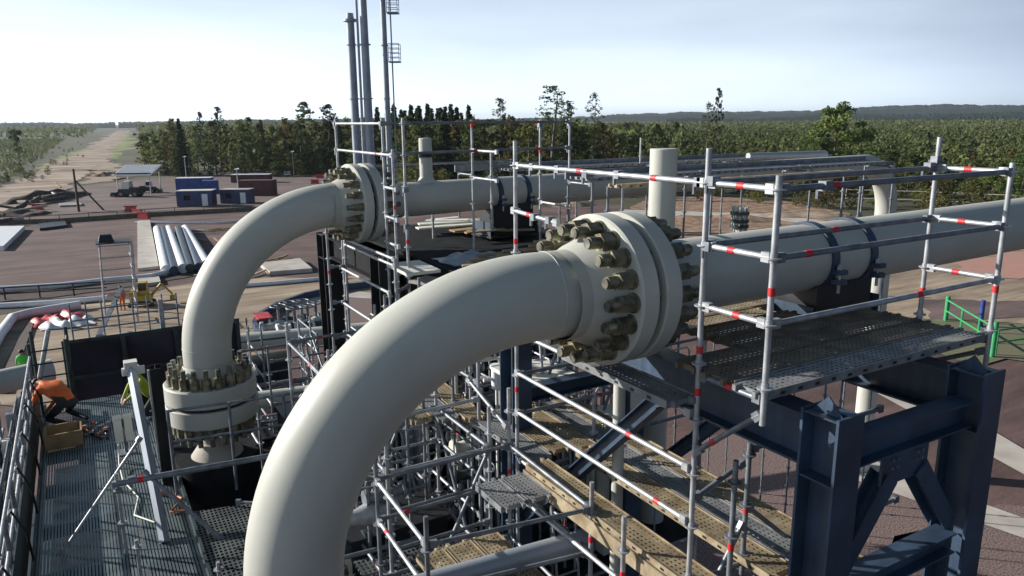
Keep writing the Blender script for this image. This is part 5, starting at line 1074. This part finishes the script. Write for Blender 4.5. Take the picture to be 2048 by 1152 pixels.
for i in range(14):
    px = 795 + i * 10.2 + random.uniform(-4, 4); a, h = htop(px, 352 + random.uniform(-6, 8), 214 + random.uniform(-6, 14)); tree('spruce%d' % (i % 3), a, h, 'dark spruce in the tight row right of the masts', 'spruces in the tight row', 'spruce_tree', None, 1.15)
for i in range(74):
    px = random.uniform(285, 1230); near_ = px > 780; base = random.uniform(336, 352) if not near_ else random.uniform(350, 388); top = random.gauss(246, 8) if px < 700 else random.gauss(240 + max(0, (px - 980)) * .05, 9)
    if px < 340: top = 262 + random.uniform(-5, 8)
    a, h = htop(px, base, top); key = random.choice(['birch0', 'birch1', 'birch2', 'autumn0', 'autumn1', 'pine0', 'spruce1', 'birch1']); tree(key, a, max(h, 5), {'b': 'leafy tree in the mixed wood behind the yard and the far pipe', 'a': 'yellow brown tree in the mixed wood behind the yard and the far pipe', 'p': 'pine in the mixed wood behind the yard and the far pipe', 's': 'spruce in the mixed wood behind the yard and the far pipe'}[key[0]], 'trees of the mixed wood', 'tree', None, random.uniform(1.0, 1.4))
for i in range(70):
    px = random.uniform(285, 1300); base = random.uniform(343, 356) if px < 760 else random.uniform(362, 396); a, h = htop(px, base, 0); tree('bush%d' % random.randrange(3), a, random.uniform(2.2, 5.5), 'shrub along the foot of the mixed wood', 'shrubs along the mixed wood', 'shrub', None, random.uniform(.9, 1.4))
for i in range(80):
    px = random.uniform(1180, 2120); base = random.uniform(352, 395) + max(0, px - 1700) * .06; a = oz(px, base); key = random.choice(['birch0', 'birch2', 'bush1', 'bush2', 'pine1', 'autumn1', 'pine2', 'pine0']); tree(key, a, random.uniform(4.0, 7.5), {'b': 'young leafy tree on the near edge of the right field', 'p': 'young pine on the near edge of the right field', 'a': 'young yellowing tree on the near edge of the right field'}[key[0]], 'young trees on the near edge of the right field', 'tree', None, random.uniform(1.1, 1.6))
for i in range(40):
    px = random.uniform(1300, 2130); base = random.uniform(385, 422) + max(0, px - 1700) * .07; a = oz(px, base); tree('bush%d' % random.randrange(3), a, random.uniform(2.0, 4.5), 'shrub along the fence right of the far pipe', 'shrubs along the right fence', 'shrub', None, random.uniform(1.1, 1.7))
for i in range(90):
    px = random.uniform(-40, 170); base = random.uniform(295, 372) - max(0, px - 60) * .45; a = oz(px, base); tree('bush%d' % random.randrange(3), a, random.uniform(.8, 1.9), 'shrub on the heath left of the sandy road', 'shrubs left of the road', 'shrub', None, random.uniform(1.2, 1.8))
# the wood that reads as one mass
def forest():
    r = np.random.default_rng(5); Q = []
    def scat(n, a0, a1, d0, d1, hfun, nq, keep, pw=.5):
        d = d0 * (d1 / d0) ** r.uniform(0, 1, n) ** pw if False else np.sqrt(r.uniform(0, 1, n) ** pw * (d1 ** 2 - d0 ** 2) + d0 ** 2); a = r.uniform(a0, a1, n)
        for di, ai in zip(d, a):
            if not keep(di, ai): continue
            w_ = ANG - ai; x, y = di * math.cos(w_), di * math.sin(w_); h = hfun(di, ai) * (r.uniform(.55, 1.15) if r.uniform() < .94 else r.uniform(1.1, 1.35)); kind = r.uniform(); k = max(8, int(nq * min(1, 190 / di)))
            t = r.uniform(0, 1, k); wd = h * (.27 * (1 - t) ** .8 + .03) if kind < .6 else h * .3 * np.sin((.1 + .85 * t) * PI)
            b = r.uniform(0, 6.28, k); rr = wd * np.sqrt(r.uniform(.15, 1, k)); c = np.stack([x + rr * np.cos(b), y + rr * np.sin(b), h * (.12 + .85 * t)], 1)
            Q.append(rot_quads(c, h * .05 * (1 + min(2.2, di / 420)), r, .2))
    road = lambda ai: abs(ai + .475)
    # right field of young trees
    scat(5200, .13, .68, 135, 620, lambda d, a: 5.0, 90, lambda d, a: True, .9)
    scat(5000, .0, .68, 600, 1500, lambda d, a: 7, 34, lambda d, a: True, 1)
    # wood in the middle and left, taller
    scat(1700, -.46, .22, 190, 420, lambda d, a: 8.6, 90, lambda d, a: road(a) > .02 + 8 / d and not (a < -.36 and d < 260), 1)
    scat(3000, -.46, .10, 400, 1500, lambda d, a: 10.5, 30, lambda d, a: road(a) > .012 + 14 / d, 1)
    # heath on the left of the road
    scat(5200, -.75, -.50, 165, 700, lambda d, a: 2.2, 40, lambda d, a: road(a) > .03 + 16 / d, .9)
    scat(2200, -.75, -.47, 650, 2300, lambda d, a: 8, 24, lambda d, a: road(a) > .012 + 14 / d, 1)
    Q = np.concatenate(Q); me = mesh_quads('forest', Q, 'forest'); o = bpy.data.objects.new('forest', me); COL.objects.link(o); o['kind'] = 'stuff'
    o['label'] = 'broad green forest reaching to the horizon'; return o
forest()
# air between here and the horizon
HAZE = True
if HAZE:
    m = bpy.data.materials.new('air'); m.use_nodes = True; n = m.node_tree.nodes; n.remove(n['Principled BSDF']); v = n.new('ShaderNodeVolumePrincipled'); v.inputs['Color'].default_value = (.78, .87, .95, 1); v.inputs['Density'].default_value = .00008; v.inputs['Anisotropy'].default_value = .35
    m.node_tree.links.new(v.outputs[0], n['Material Output'].inputs['Volume']); K['air'] = m
    hz = MB().b2((-9000, -4000, -3), (11000, 11000, 95)).build('haze', 'air'); struct(hz, 'stuff')
